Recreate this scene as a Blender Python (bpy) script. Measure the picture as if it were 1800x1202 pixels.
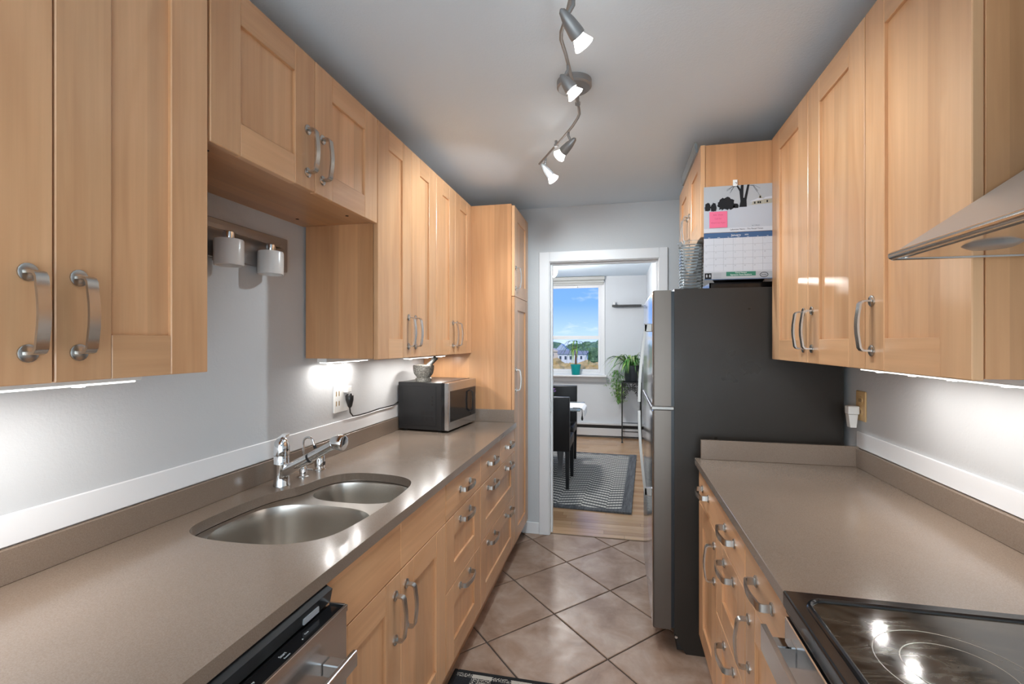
import bpy, bmesh, math, random
from mathutils import Vector, Matrix, Euler

# ------------------------------------------------------------------ clear
for o in list(bpy.data.objects):
    bpy.data.objects.remove(o, do_unlink=True)
SC = bpy.context.scene
COL = SC.collection
PI = math.pi
random.seed(7)

# ------------------------------------------------------------------ camera
cd = bpy.data.cameras.new('camera')
cd.sensor_width = 36.0
cd.lens = 840 / 1800 * 36.0
cd.shift_y = 1.0 / 1800
cd.clip_start, cd.clip_end = 0.02, 2000
cam = bpy.data.objects.new('camera', cd)
COL.objects.link(cam)
cam.location = (0, 0, 1.42)
cam.rotation_euler = (PI / 2, 0, math.atan(187 / 840))
SC.camera = cam

# ------------------------------------------------------------------ world, sun, lights, exposure
W = bpy.data.worlds.new('world'); SC.world = W
W.use_nodes = True
wt = W.node_tree; wt.nodes.clear()
def wn(t, **k):
    n = wt.nodes.new(t)
    for a, b in k.items(): setattr(n, a, b)
    return n
w_out = wn('ShaderNodeOutputWorld'); w_bg = wn('ShaderNodeBackground')
w_tc = wn('ShaderNodeTexCoord'); w_sep = wn('ShaderNodeSeparateXYZ')
w_ramp = wn('ShaderNodeValToRGB')
w_ramp.color_ramp.elements[0].position = 0.0
w_ramp.color_ramp.elements[0].color = (0.50, 0.68, 1.0, 1)
w_ramp.color_ramp.elements[1].position = 0.30
w_ramp.color_ramp.elements[1].color = (0.10, 0.26, 0.80, 1)
e = w_ramp.color_ramp.elements.new(0.08); e.color = (0.19, 0.40, 0.95, 1)
w_map = wn('ShaderNodeMapping'); w_map.inputs['Scale'].default_value = (3.0, 3.0, 11.0)
w_map.inputs['Location'].default_value = (0.35, 0.0, 0.2)
w_no = wn('ShaderNodeTexNoise'); w_no.inputs['Scale'].default_value = 1.6
w_no.inputs['Detail'].default_value = 7; w_no.inputs['Roughness'].default_value = 0.62
w_cr = wn('ShaderNodeValToRGB')
w_cr.color_ramp.elements[0].position = 0.60; w_cr.color_ramp.elements[1].position = 0.86
w_mix = wn('ShaderNodeMixRGB'); w_mix.inputs[2].default_value = (0.95, 0.97, 1.0, 1)
L = wt.links.new
L(w_tc.outputs['Generated'], w_sep.inputs[0]); L(w_sep.outputs[2], w_ramp.inputs[0])
L(w_tc.outputs['Generated'], w_map.inputs[0]); L(w_map.outputs[0], w_no.inputs['Vector'])
L(w_no.outputs[0], w_cr.inputs[0]); L(w_cr.outputs[0], w_mix.inputs[0])
L(w_ramp.outputs[0], w_mix.inputs[1]); L(w_mix.outputs[0], w_bg.inputs[0])
w_bg.inputs[1].default_value = 1.12
L(w_bg.outputs[0], w_out.inputs[0])

def light(name, kind, loc, power, color=(1, 1, 1), rot=(0, 0, 0), **k):
    d = bpy.data.lights.new(name, kind)
    d.energy = power; d.color = color
    for a, b in k.items(): setattr(d, a, b)
    o = bpy.data.objects.new(name, d); COL.objects.link(o)
    o.location = loc; o.rotation_euler = rot
    return o
# daylight sun, high behind the building: it lights the gardens beyond the window
light('sun', 'SUN', (0, 0, 30), 2.6, (1.0, 0.93, 0.82), Euler((math.radians(48), 0, math.radians(-25))), angle=0.01)
# added overhead fill light behind the camera, with no fitting modelled
light('overhead_fill', 'AREA', (-0.15, -0.5, 2.38), 6, (0.82, 0.93, 1.0), (0, 0, 0), shape='RECTANGLE', size=1.3, size_y=1.0)
# added soft fill standing before the closed back wall, to brighten the kitchen
light('rear_fill', 'AREA', (-0.15, -1.06, 0.90), 72, (0.84, 0.94, 1.0), (PI / 2, 0, PI), shape='RECTANGLE', size=2.15, size_y=1.65)

SC.view_settings.view_transform = 'Standard'
SC.view_settings.look = 'None'
SC.view_settings.gamma = 1.0
SC.view_settings.use_curve_mapping = False
SC.view_settings.exposure = 0.27
try:
    SC.cycles.use_denoising = True
    SC.cycles.max_bounces = 10
    SC.cycles.diffuse_bounces = 5
    SC.cycles.glossy_bounces = 5
    SC.cycles.sample_clamp_indirect = 6.0
    SC.cycles.caustics_reflective = False
    SC.cycles.caustics_refractive = False
except Exception:
    pass

# ------------------------------------------------------------------ materials
class NT:
    def __init__(s, name):
        s.m = bpy.data.materials.new(name); s.m.use_nodes = True
        s.t = s.m.node_tree; s.t.nodes.clear()
        s.out = s.n('ShaderNodeOutputMaterial'); s.b = s.n('ShaderNodeBsdfPrincipled')
        s.l(s.b.outputs[0], s.out.inputs[0])
    def n(s, t, **k):
        x = s.t.nodes.new(t)
        for a, b in k.items(): setattr(x, a, b)
        return x
    def l(s, a, b): s.t.links.new(a, b)
    def set(s, **k):
        for a, b in k.items():
            s.b.inputs[a.replace('_', ' ')].default_value = b
        return s
    def math(s, op, a, b=None):
        x = s.n('ShaderNodeMath', operation=op)
        for i, v in enumerate((a, b)):
            if v is None: continue
            if isinstance(v, (int, float)): x.inputs[i].default_value = v
            else: s.l(v, x.inputs[i])
        return x.outputs[0]
    def coord(s, scale=(1, 1, 1), rnd=False, loc=(0, 0, 0), which='Object'):
        tc = s.n('ShaderNodeTexCoord'); mp = s.n('ShaderNodeMapping')
        mp.inputs['Scale'].default_value = scale; mp.inputs['Location'].default_value = loc
        src = tc.outputs[which]
        if rnd:
            oi = s.n('ShaderNodeObjectInfo'); ad = s.n('ShaderNodeVectorMath', operation='ADD')
            mu = s.n('ShaderNodeVectorMath', operation='SCALE')
            cx = s.n('ShaderNodeCombineXYZ')
            for i in range(3): s.l(oi.outputs['Random'], cx.inputs[i])
            s.l(cx.outputs[0], mu.inputs[0]); mu.inputs['Scale'].default_value = 17.0
            s.l(src, ad.inputs[0]); s.l(mu.outputs[0], ad.inputs[1]); src = ad.outputs[0]
        s.l(src, mp.inputs[0])
        return mp.outputs[0]
    def noise(s, vec, scale=5, detail=3, rough=0.5, dist=0.0):
        x = s.n('ShaderNodeTexNoise'); s.l(vec, x.inputs['Vector'])
        x.inputs['Scale'].default_value = scale; x.inputs['Detail'].default_value = detail
        x.inputs['Roughness'].default_value = rough; x.inputs['Distortion'].default_value = dist
        return x.outputs[0]
    def ramp(s, fac, stops):
        r = s.n('ShaderNodeValToRGB'); cr = r.color_ramp
        while len(cr.elements) < len(stops): cr.elements.new(0.5)
        for el, (p, c) in zip(cr.elements, stops):
            el.position = p; el.color = (*c, 1) if len(c) == 3 else c
        s.l(fac, r.inputs[0]); return r.outputs[0]
    def mix(s, fac, a, b, mode='MIX'):
        x = s.n('ShaderNodeMixRGB', blend_type=mode)
        for i, v in enumerate((fac, a, b)):
            if isinstance(v, (int, float)): x.inputs[i].default_value = v
            elif isinstance(v, tuple): x.inputs[i].default_value = (*v, 1)
            else: s.l(v, x.inputs[i])
        return x.outputs[0]
    def bump(s, h, strength=0.1, dist=0.01):
        x = s.n('ShaderNodeBump'); s.l(h, x.inputs['Height'])
        x.inputs['Strength'].default_value = strength; x.inputs['Distance'].default_value = dist
        s.l(x.outputs[0], s.b.inputs['Normal'])
M = {}
def simple(name, color, rough=0.5, metal=0.0, **k):
    s = NT(name); s.set(Base_Color=(*color, 1), Roughness=rough, Metallic=metal)
    for a, b in k.items(): s.b.inputs[a.replace('_', ' ')].default_value = b
    M[name] = s.m; return s
def glow(name, color, strength):
    s = NT(name); s.set(Base_Color=(*color, 1), Roughness=0.4)
    s.b.inputs['Emission Color'].default_value = (*color, 1)
    s.b.inputs['Emission Strength'].default_value = strength
    M[name] = s.m

def wood(name, axis, staves, tone=(1, 1, 1), cross=None):
    s = NT(name)
    cr = 55.0
    sc = [cr, cr, cr]; sc[axis] = 1.6
    fine = s.noise(s.coord(tuple(sc), True), 1.0, 4, 0.6)
    sb = [7.0, 7.0, 7.0]; sb[axis] = 1.1
    fig = s.noise(s.coord(tuple(sb), True), 1.0, 3, 0.55, 1.2)
    lo = tuple(a * b for a, b in zip((0.56, 0.290, 0.138), tone)); hi = tuple(a * b for a, b in zip((0.73, 0.435, 0.235), tone))
    c = s.ramp(fig, [(0.25, lo), (0.5, tuple((a + b) / 2 * 1.03 for a, b in zip(lo, hi))), (0.8, hi)])
    c = s.mix(0.28, c, s.ramp(fine, [(0.3, (0.58, 0.52, 0.46)), (0.7, (1.0, 1.0, 1.0))]), 'MULTIPLY')
    oi = s.n('ShaderNodeObjectInfo')
    tone_o = s.math('MULTIPLY_ADD', oi.outputs['Random'], 0.16)
    tone_o.node.inputs[2].default_value = 0.93
    if staves and cross is not None:
        v = s.coord((1, 1, 1), True)
        sp = s.n('ShaderNodeSeparateXYZ'); s.l(v, sp.inputs[0])
        fl = s.math('FLOOR', s.math('MULTIPLY', sp.outputs[cross], 1 / staves))
        wnn = s.n('ShaderNodeTexWhiteNoise', noise_dimensions='1D'); s.l(fl, wnn.inputs['W'])
        st = s.math('MULTIPLY_ADD', wnn.outputs[0], 0.20); st.node.inputs[2].default_value = 0.90
        tone_o = s.math('MULTIPLY', tone_o, st)
    cc = s.n('ShaderNodeVectorMath', operation='SCALE'); s.l(c, cc.inputs[0]); s.l(tone_o, cc.inputs['Scale'])
    s.l(cc.outputs[0], s.b.inputs['Base Color'])
    s.l(s.ramp(fine, [(0.2, (0.30,) * 3), (0.8, (0.40,) * 3)]), s.b.inputs['Roughness'])
    s.set(Coat_Weight=0.25, Coat_Roughness=0.22)
    s.bump(fine, 0.03, 0.002)
    M[name] = s.m
wood('maple_upright', 2, 0)
wood('maple_lengthways', 1, 0)
wood('maple_across', 0, 0)
wood('maple_panel', 2, 0.075, (1.02, 1.02, 1.02), 1)
wood('maple_drawer_panel', 2, 0.06, (1.0, 0.99, 0.98), 1)
wood('maple_slab', 1, 0.055, (1.02, 1.02, 1.02), 2)
wood('maple_veneer', 2, 0.085, (0.88, 0.80, 0.72), 0)
wood('maple_underside', 1, 0.06, (0.84, 0.78, 0.72), 0)

s = simple('quartz', (0.2, 0.18, 0.16), 0.22, 0, Coat_Weight=0.3, Coat_Roughness=0.12)
v = s.coord((1, 1, 1))
sp1 = s.noise(v, 420, 2, 0.7); sp2 = s.noise(v, 6, 3, 0.5)
c = s.ramp(sp1, [(0.30, (0.190, 0.139, 0.104)), (0.5, (0.218, 0.164, 0.126)), (0.70, (0.248, 0.190, 0.150))])
c = s.mix(0.15, c, s.ramp(sp2, [(0.3, (0.7, 0.7, 0.7)), (0.7, (1, 1, 1))]), 'MULTIPLY')
s.l(c, s.b.inputs['Base Color'])

def paint(name, col, strength=0.12, scale=180, rough=0.6):
    s = simple(name, col, rough)
    s.bump(s.noise(s.coord(), scale, 3, 0.6), strength, 0.003)
paint('wall_paint', (0.55, 0.56, 0.57), 0.25, 110)
paint('ceiling_paint', (0.745, 0.84, 0.925), 0.3, 140)
paint('dining_paint', (0.64, 0.66, 0.69), 0.15, 110)
simple('white_trim', (0.78, 0.78, 0.79), 0.38)
simple('white_plastic', (0.82, 0.82, 0.80), 0.3)
simple('almond_plastic', (0.62, 0.42, 0.20), 0.35)
simple('brass', (0.7, 0.45, 0.18), 0.3, 1.0)
simple('black_plastic', (0.014, 0.014, 0.015), 0.30)
simple('black_gloss', (0.010, 0.010, 0.011), 0.12)
simple('black_leather', (0.008, 0.008, 0.009), 0.40, Specular_IOR_Level=0.3)
simple('black_iron', (0.012, 0.013, 0.013), 0.5)
simple('rubber_grey', (0.05, 0.05, 0.05), 0.6)
simple('grout', (0.085, 0.066, 0.056), 0.9)
simple('dark_gap', (0.012, 0.010, 0.009), 0.8)
simple('chrome', (0.80, 0.81, 0.82), 0.06, 1.0)
def brushed(name, col, rough, axis, amount=0.12):
    s = simple(name, col, rough, 1.0)
    sc = [700.0] * 3; sc[axis] = 6.0
    n = s.noise(s.coord(tuple(sc)), 1.0, 2, 0.5)
    s.l(s.ramp(n, [(0.3, (max(rough - amount, 0.03),) * 3), (0.7, (rough + amount,) * 3)]), s.b.inputs['Roughness'])
simple('nickel', (0.54, 0.525, 0.50), 0.27, 1.0)
brushed('steel_upright', (0.60, 0.60, 0.605), 0.15, 2, 0.03)
brushed('steel_lengthways', (0.58, 0.585, 0.59), 0.22, 1, 0.04)
simple('steel_bowl', (0.60, 0.57, 0.53), 0.27, 1.0)
simple('steel_polished', (0.66, 0.65, 0.63), 0.13, 1.0)
simple('steel_satin', (0.62, 0.615, 0.61), 0.38, 1.0)
simple('steel_light_plate', (0.36, 0.35, 0.345), 0.36, 0.7)
simple('door_edge_paint', (0.135, 0.115, 0.100), 0.36, 0.75)
simple('satin_grey_metal', (0.30, 0.30, 0.30), 0.42, 0.5)
simple('handle_dark_steel', (0.26, 0.245, 0.23), 0.34, 1.0)
s = simple('fridge_side', (0.030, 0.025, 0.021), 0.42, Specular_IOR_Level=0.28)
s.bump(s.noise(s.coord(), 240, 2, 0.6), 0.12, 0.002)
s.l(s.ramp(s.noise(s.coord(), 5, 4, 0.6), [(0.35, (0.27,) * 3), (0.7, (0.40,) * 3)]), s.b.inputs['Roughness'])
s = simple('fridge_trim', (0.012, 0.018, 0.024), 0.3)
s = simple('cooktop_glass', (0.016, 0.014, 0.013), 0.1)
n = s.noise(s.coord((1, 3, 1)), 7, 5, 0.65, 1.8)
s.l(s.ramp(n, [(0.35, (0.06,) * 3), (0.7, (0.13,) * 3)]), s.b.inputs['Roughness'])
s.l(s.ramp(n, [(0.4, (0.020, 0.016, 0.012)), (0.75, (0.085, 0.068, 0.050))]), s.b.inputs['Base Color'])  # smear streaks; their brown haze is cabinet reflection painted into the colour
simple('burner_print', (0.20, 0.17, 0.13), 0.3)
s = simple('white_glass', (0.74, 0.73, 0.71), 0.25, Subsurface_Weight=0.0)
simple('window_glass', (0.9, 0.95, 1.0), 0.0, Transmission_Weight=1.0, IOR=1.01, Alpha=0.12)
simple('jar_glass', (0.93, 0.98, 1.0), 0.02, Transmission_Weight=0.96, IOR=1.22)
simple('clear_plastic', (0.75, 0.85, 0.9), 0.15, Transmission_Weight=0.75, IOR=1.4)
glow('lamp_lens', (1.0, 0.97, 0.92), 9.0)
glow('led_diffuser', (1.0, 0.98, 0.95), 1.6)
glow('led_lens', (1.0, 0.98, 0.95), 14.0)
glow('ceiling_globe_glass', (1.0, 0.96, 0.88), 2.2)
s = simple('stone_grey', (0.20, 0.19, 0.17), 0.55)
s.l(s.ramp(s.noise(s.coord(), 120, 3, 0.7), [(0.35, (0.09, 0.085, 0.075)), (0.65, (0.36, 0.345, 0.31))]), s.b.inputs['Base Color'])
simple('pestle_stone', (0.03, 0.03, 0.028), 0.4)
# tile
s = simple('tile', (0.3, 0.2, 0.15), 0.3)
v = s.coord((1, 1, 1), True)
n1 = s.noise(v, 4.6, 6, 0.62, 0.5); n2 = s.noise(v, 22, 4, 0.6)
c = s.ramp(n1, [(0.30, (0.235, 0.138, 0.090)), (0.48, (0.365, 0.245, 0.178)), (0.70, (0.49, 0.375, 0.305))])
c = s.mix(0.30, c, s.ramp(n2, [(0.3, (0.6, 0.55, 0.5)), (0.7, (1, 1, 1))]), 'MULTIPLY')
s.l(c, s.b.inputs['Base Color'])
s.l(s.ramp(n2, [(0.3, (0.28,) * 3), (0.7, (0.40,) * 3)]), s.b.inputs['Roughness'])
n3 = s.noise(v, 9, 4, 0.6); s.bump(n3, 0.10, 0.012)
s.set(Specular_IOR_Level=0.35)
# hardwood
s = simple('oak_plank', (0.5, 0.3, 0.15), 0.25)
fine = s.noise(s.coord((2.0, 60, 60), True), 1.0, 4, 0.6)
oi = s.n('ShaderNodeObjectInfo')
c = s.ramp(oi.outputs['Random'], [(0.0, (0.40, 0.225, 0.115)), (0.4, (0.52, 0.32, 0.175)), (0.7, (0.58, 0.37, 0.21)), (1.0, (0.46, 0.25, 0.12))])
c = s.mix(0.4, c, s.ramp(fine, [(0.3, (0.55, 0.5, 0.45)), (0.7, (1, 1, 1))]), 'MULTIPLY')
s.l(c, s.b.inputs['Base Color']); s.set(Coat_Weight=0.4, Coat_Roughness=0.18)
# dining rug: herringbone columns along Y
s = simple('rug_weave', (0.3, 0.3, 0.3), 0.95)
sp = s.n('ShaderNodeSeparateXYZ'); s.l(s.coord(), sp.inputs[0])
colw = 0.215
u = s.math('MULTIPLY', s.math('ADD', sp.outputs[0], -0.025), 1 / colw)
pp = s.math('PINGPONG', u, 1.0)
ph = s.math('ADD', s.math('MULTIPLY', sp.outputs[1], 1 / 0.072), s.math('MULTIPLY', pp, 1.1))
ph = s.math('ADD', ph, s.math('MULTIPLY', s.math('FLOOR', u), 0.42))
fr = s.math('FRACT', ph)
st = s.math('GREATER_THAN', fr, 0.48)
br = s.math('GREATER_THAN', s.math('FRACT', s.math('MULTIPLY', u, 9.0)), 0.12)
st = s.math('MULTIPLY', st, br)
s.l(s.mix(st, (0.055, 0.058, 0.064), (0.52, 0.50, 0.46)), s.b.inputs['Base Color'])
s.bump(s.noise(s.coord(), 300, 2, 0.6), 0.4, 0.004)
s = simple('rug_border_weave', (0.06, 0.065, 0.072), 0.95)
s.l(s.ramp(s.noise(s.coord((60, 6, 60)), 1, 3, 0.6), [(0.35, (0.045, 0.048, 0.055)), (0.7, (0.12, 0.125, 0.135))]), s.b.inputs['Base Color'])
# kitchen mat: buffalo check, flecked
s = simple('mat_weave', (0.2, 0.2, 0.2), 0.98)
sp = s.n('ShaderNodeSeparateXYZ'); s.l(s.coord(), sp.inputs[0])
cx = s.math('GREATER_THAN', s.math('FRACT', s.math('MULTIPLY', sp.outputs[0], 1 / 0.17)), 0.5)
cy = s.math('GREATER_THAN', s.math('FRACT', s.math('MULTIPLY', sp.outputs[1], 1 / 0.17)), 0.5)
sm = s.math('MULTIPLY', s.math('ADD', cx, cy), 0.5)
fl = s.noise(s.coord(), 190, 1, 0.4)
flk = s.math('GREATER_THAN', s.math('ADD', fl, s.math('MULTIPLY_ADD', sm, 0.62)), 0.5)
flk.node.inputs[0].links[0].from_node.inputs[1].links[0].from_node.inputs[2].default_value = -0.34
s.l(s.mix(flk, (0.010, 0.010, 0.012), (0.50, 0.46, 0.40)), s.b.inputs['Base Color'])
s.bump(fl, 0.8, 0.006)
simple('mat_edge', (0.008, 0.008, 0.009), 0.95)
# plants, outdoors
simple('leaf_green', (0.06, 0.20, 0.035), 0.4)
simple('leaf_vivid', (0.12, 0.32, 0.05), 0.45)
simple('leaf_light', (0.30, 0.46, 0.12), 0.4)
simple('leaf_dark', (0.03, 0.10, 0.025), 0.4)
simple('leaf_stripe', (0.50, 0.62, 0.30), 0.4)
simple('bark', (0.16, 0.10, 0.06), 0.8)
simple('soil', (0.03, 0.02, 0.015), 0.9)
simple('teal_ceramic', (0.0, 0.27, 0.27), 0.3)
simple('dark_pot', (0.018, 0.022, 0.026), 0.35)
simple('lavender_petal', (0.35, 0.16, 0.50), 0.6)
simple('lace_cloth', (0.80, 0.82, 0.86), 0.85)
simple('tassel_black', (0.01, 0.01, 0.01), 0.8)
s = simple('crown_green', (0.10, 0.2, 0.08), 0.9)
s.l(s.ramp(s.noise(s.coord(), 0.9, 5, 0.7), [(0.35, (0.035, 0.085, 0.05)), (0.65, (0.16, 0.27, 0.14))]), s.b.inputs['Base Color'])
s = simple('crown_autumn', (0.4, 0.3, 0.12), 0.9)
s.l(s.ramp(s.noise(s.coord(), 1.2, 5, 0.7), [(0.3, (0.30, 0.26, 0.09)), (0.55, (0.50, 0.33, 0.14)), (0.75, (0.46, 0.46, 0.17))]), s.b.inputs['Base Color'])
s = simple('ground_grass', (0.2, 0.27, 0.1), 0.95)
s.l(s.ramp(s.noise(s.coord(), 0.05, 6, 0.7), [(0.35, (0.20, 0.27, 0.10)), (0.65, (0.42, 0.40, 0.20))]), s.b.inputs['Base Color'])
simple('house_white', (0.72, 0.73, 0.74), 0.7)
simple('house_cream', (0.62, 0.52, 0.42), 0.7)
simple('house_blue', (0.42, 0.50, 0.60), 0.7)
simple('house_roof', (0.24, 0.25, 0.28), 0.8)
simple('house_pane', (0.06, 0.08, 0.11), 0.2)
# paper
simple('paper_white', (0.52, 0.53, 0.57), 0.6)
simple('paper_grey', (0.36, 0.37, 0.39), 0.6)
simple('paper_snow', (0.42, 0.44, 0.49), 0.6)
simple('paper_sky', (0.38, 0.39, 0.41), 0.6)
simple('paper_blue', (0.035, 0.09, 0.20), 0.5)
simple('paper_green', (0.02, 0.16, 0.10), 0.5)
simple('paper_dark', (0.014, 0.014, 0.016), 0.75, Specular_IOR_Level=0.2)
simple('paper_pink', (0.72, 0.13, 0.24), 0.6)
simple('paper_line', (0.26, 0.27, 0.30), 0.6)
simple('paper_house', (0.36, 0.33, 0.26), 0.6)
simple('ink_pink', (0.50, 0.06, 0.14), 0.6)
simple('print_white', (0.75, 0.75, 0.75), 0.5)
simple('blind_fabric', (0.50, 0.50, 0.48), 0.7)
simple('heater_enamel', (0.62, 0.62, 0.63), 0.4)

# ------------------------------------------------------------------ builders
ORG = {}
class B:
    """collects geometry in build coordinates"""
    def __init__(s): s.bm = bmesh.new()
    def box(s, x0, x1, y0, y1, z0, z1, bev=0.0, seg=1):
        x0, x1 = min(x0, x1), max(x0, x1); y0, y1 = min(y0, y1), max(y0, y1); z0, z1 = min(z0, z1), max(z0, z1)
        r = bmesh.ops.create_cube(s.bm, size=1.0)
        vs = r['verts']
        for v in vs:
            v.co = Vector(((x0 + x1) / 2 + v.co.x * (x1 - x0), (y0 + y1) / 2 + v.co.y * (y1 - y0), (z0 + z1) / 2 + v.co.z * (z1 - z0)))
        if bev > 0:
            es = list({e for v in vs for e in v.link_edges})
            bmesh.ops.bevel(s.bm, geom=es, offset=bev, segments=seg, affect='EDGES', profile=0.5)
        return s
    def poly_prism(s, pts, axis, a0, a1):
        """closed 2D polygon pts extruded along axis (0,1,2) from a0 to a1; pts are the two other coords in xyz order"""
        def co(p, a):
            l = list(p); l.insert(axis, a); return Vector(l)
        f0 = [s.bm.verts.new(co(p, a0)) for p in pts]; f1 = [s.bm.verts.new(co(p, a1)) for p in pts]
        n = len(pts)
        try:
            s.bm.faces.new(f0[::-1]); s.bm.faces.new(f1)
        except ValueError: pass
        for i in range(n):
            s.bm.faces.new((f0[i], f0[(i + 1) % n], f1[(i + 1) % n], f1[i]))
        bmesh.ops.recalc_face_normals(s.bm, faces=s.bm.faces)
        return s
    def tube(s, pts, r, seg=8, caps=True, flat=None):
        """round tube along pts; r number or list; flat=(w,t,up) makes a rectangular strip"""
        pts = [Vector(p) for p in pts]; rings = []
        up0 = Vector(flat[2]) if flat else None
        prev = None
        for i, p in enumerate(pts):
            if i == 0: t = (pts[1] - p)
            elif i == len(pts) - 1: t = (p - pts[i - 1])
            else: t = (pts[i + 1] - p).normalized() + (p - pts[i - 1]).normalized()
            t.normalize()
            if flat:
                u = up0 - t * up0.dot(t); u.normalize(); w = t.cross(u)
                a, b = flat[0] / 2, flat[1] / 2
                ring = [p + u * (sx * a) + w * (sy * b) for sx, sy in ((1, 1), (-1, 1), (-1, -1), (1, -1))]
            else:
                if prev is None:
                    u = t.orthogonal().normalized()
                else:
                    u = prev - t * prev.dot(t)
                    u = u.normalized() if u.length > 1e-6 else t.orthogonal().normalized()
                prev = u; w = t.cross(u)
                rr = r[i] if isinstance(r, (list, tuple)) else r
                ring = [p + (u * math.cos(2 * PI * k / seg) + w * math.sin(2 * PI * k / seg)) * rr for k in range(seg)]
            rings.append([s.bm.verts.new(q) for q in ring])
        n = len(rings[0])
        for a, b in zip(rings, rings[1:]):
            for k in range(n):
                s.bm.faces.new((a[k], a[(k + 1) % n], b[(k + 1) % n], b[k]))
        if caps:
            s.bm.faces.new(rings[0][::-1]); s.bm.faces.new(rings[-1])
        return s
    def lathe(s, prof, c=(0, 0, 0), seg=24, axis=(0, 0, 1), close=False):
        """profile [(r, h)] revolved about axis through c"""
        q = Vector((0, 0, 1)).rotation_difference(Vector(axis).normalized())
        c = Vector(c); rings = []
        for r, h in prof:
            if r < 1e-6: rings.append([s.bm.verts.new(c + q @ Vector((0, 0, h)))])
            else: rings.append([s.bm.verts.new(c + q @ Vector((r * math.cos(2 * PI * k / seg), r * math.sin(2 * PI * k / seg), h))) for k in range(seg)])
        prs = list(zip(rings, rings[1:]))
        if close: prs.append((rings[-1], rings[0]))
        for a, b in prs:
            if len(a) == 1 and len(b) == 1: continue
            for k in range(seg):
                k2 = (k + 1) % seg
                if len(a) == 1: s.bm.faces.new((a[0], b[k2], b[k]))
                elif len(b) == 1: s.bm.faces.new((a[k], a[k2], b[0]))
                else: s.bm.faces.new((a[k], a[k2], b[k2], b[k]))
        bmesh.ops.recalc_face_normals(s.bm, faces=s.bm.faces)
        return s
    def quads(s, vs, fs):
        vv = [s.bm.verts.new(Vector(v)) for v in vs]
        for f in fs: s.bm.faces.new([vv[i] for i in f])
        return s
    def holed(s, outer, holes, z0, z1):
        """flat slab between z0 and z1 with the outline outer and holes (lists of (x,y))"""
        def loop(pts, z):
            vs = [s.bm.verts.new((x, y, z)) for x, y in pts]
            es = [s.bm.edges.new((vs[i], vs[(i + 1) % len(vs)])) for i in range(len(vs))]
            return vs, es
        tops, bots = [], []
        for z, store in ((z1, tops), (z0, bots)):
            es = []
            for pts in [outer] + holes:
                vs, e2 = loop(pts, z); store.append(vs); es += e2
            bmesh.ops.triangle_fill(s.bm, use_beauty=True, use_dissolve=False, edges=es)
        for t, b in zip(tops, bots):
            n = len(t)
            for i in range(n): s.bm.faces.new((t[i], t[(i + 1) % n], b[(i + 1) % n], b[i]))
        bmesh.ops.recalc_face_normals(s.bm, faces=s.bm.faces)
        return s

def bound(bm):
    lo = Vector((1e9,) * 3); hi = -lo
    for v in bm.verts:
        for i in range(3): lo[i] = min(lo[i], v.co[i]); hi[i] = max(hi[i], v.co[i])
    return lo, hi
def place(o, parent, org):
    ORG[o.name] = Vector(org)
    if parent is not None:
        o.parent = parent
        o.location = Vector(org) - ORG[parent.name]
    else: o.location = org
def mk(name, b, mat, parent=None, smooth=False, org=None, base=False):
    """one mesh object from a builder, in build coordinates"""
    lo, hi = bound(b.bm)
    c = Vector(org) if org is not None else (lo + hi) / 2
    if base and org is None: c.z = lo.z
    for v in b.bm.verts: v.co -= c
    me = bpy.data.meshes.new(name); b.bm.to_mesh(me); b.bm.free()
    me.materials.append(M[mat])
    if smooth:
        ang = math.radians(40)
        me.polygons.foreach_set('use_smooth', [True] * len(me.polygons))
        try: me.set_sharp_from_angle(angle=ang)
        except Exception: pass
    o = bpy.data.objects.new(name, me); COL.objects.link(o)
    place(o, parent, c)
    return o
def share(name, src, parent, org, rot=(0, 0, 0)):
    """another object on the same mesh"""
    o = bpy.data.objects.new(name, src.data if hasattr(src, 'data') else src); COL.objects.link(o)
    place(o, parent, org); o.rotation_euler = rot
    return o
def tag(o, label=None, cat=None, group=None, kind=None):
    if label: o['label'] = label
    if cat: o['category'] = cat
    if group: o['group'] = group
    if kind: o['kind'] = kind
    return o
def thing(name, loc, label, cat, group=None, kind=None, org=None):
    o = bpy.data.objects.new(name, None); COL.objects.link(o)
    o.empty_display_size = 0.05
    o.location = loc; ORG[o.name] = Vector(org if org is not None else loc)
    return tag(o, label, cat, group, kind)
def text(name, body, size, mat, parent, org, rot, align='CENTER'):
    cu = bpy.data.curves.new(name, 'FONT'); cu.body = body; cu.size = size
    cu.align_x = align; cu.align_y = 'CENTER'; cu.extrude = 0.0001; cu.resolution_u = 2
    cu.materials.append(M[mat])
    tmp = bpy.data.objects.new(name + '_outline', cu); COL.objects.link(tmp)
    dg = bpy.context.evaluated_depsgraph_get()
    me = bpy.data.meshes.new_from_object(tmp.evaluated_get(dg))
    bpy.data.objects.remove(tmp); bpy.data.curves.remove(cu)
    me.name = name
    o = bpy.data.objects.new(name, me); COL.objects.link(o)
    place(o, parent, org); o.rotation_euler = rot
    return o
def arc(c, r, a0, a1, n, u, v):
    c, u, v = Vector(c), Vector(u), Vector(v)
    return [c + u * (r * math.cos(a0 + (a1 - a0) * i / n)) + v * (r * math.sin(a0 + (a1 - a0) * i / n)) for i in range(n + 1)]

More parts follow.
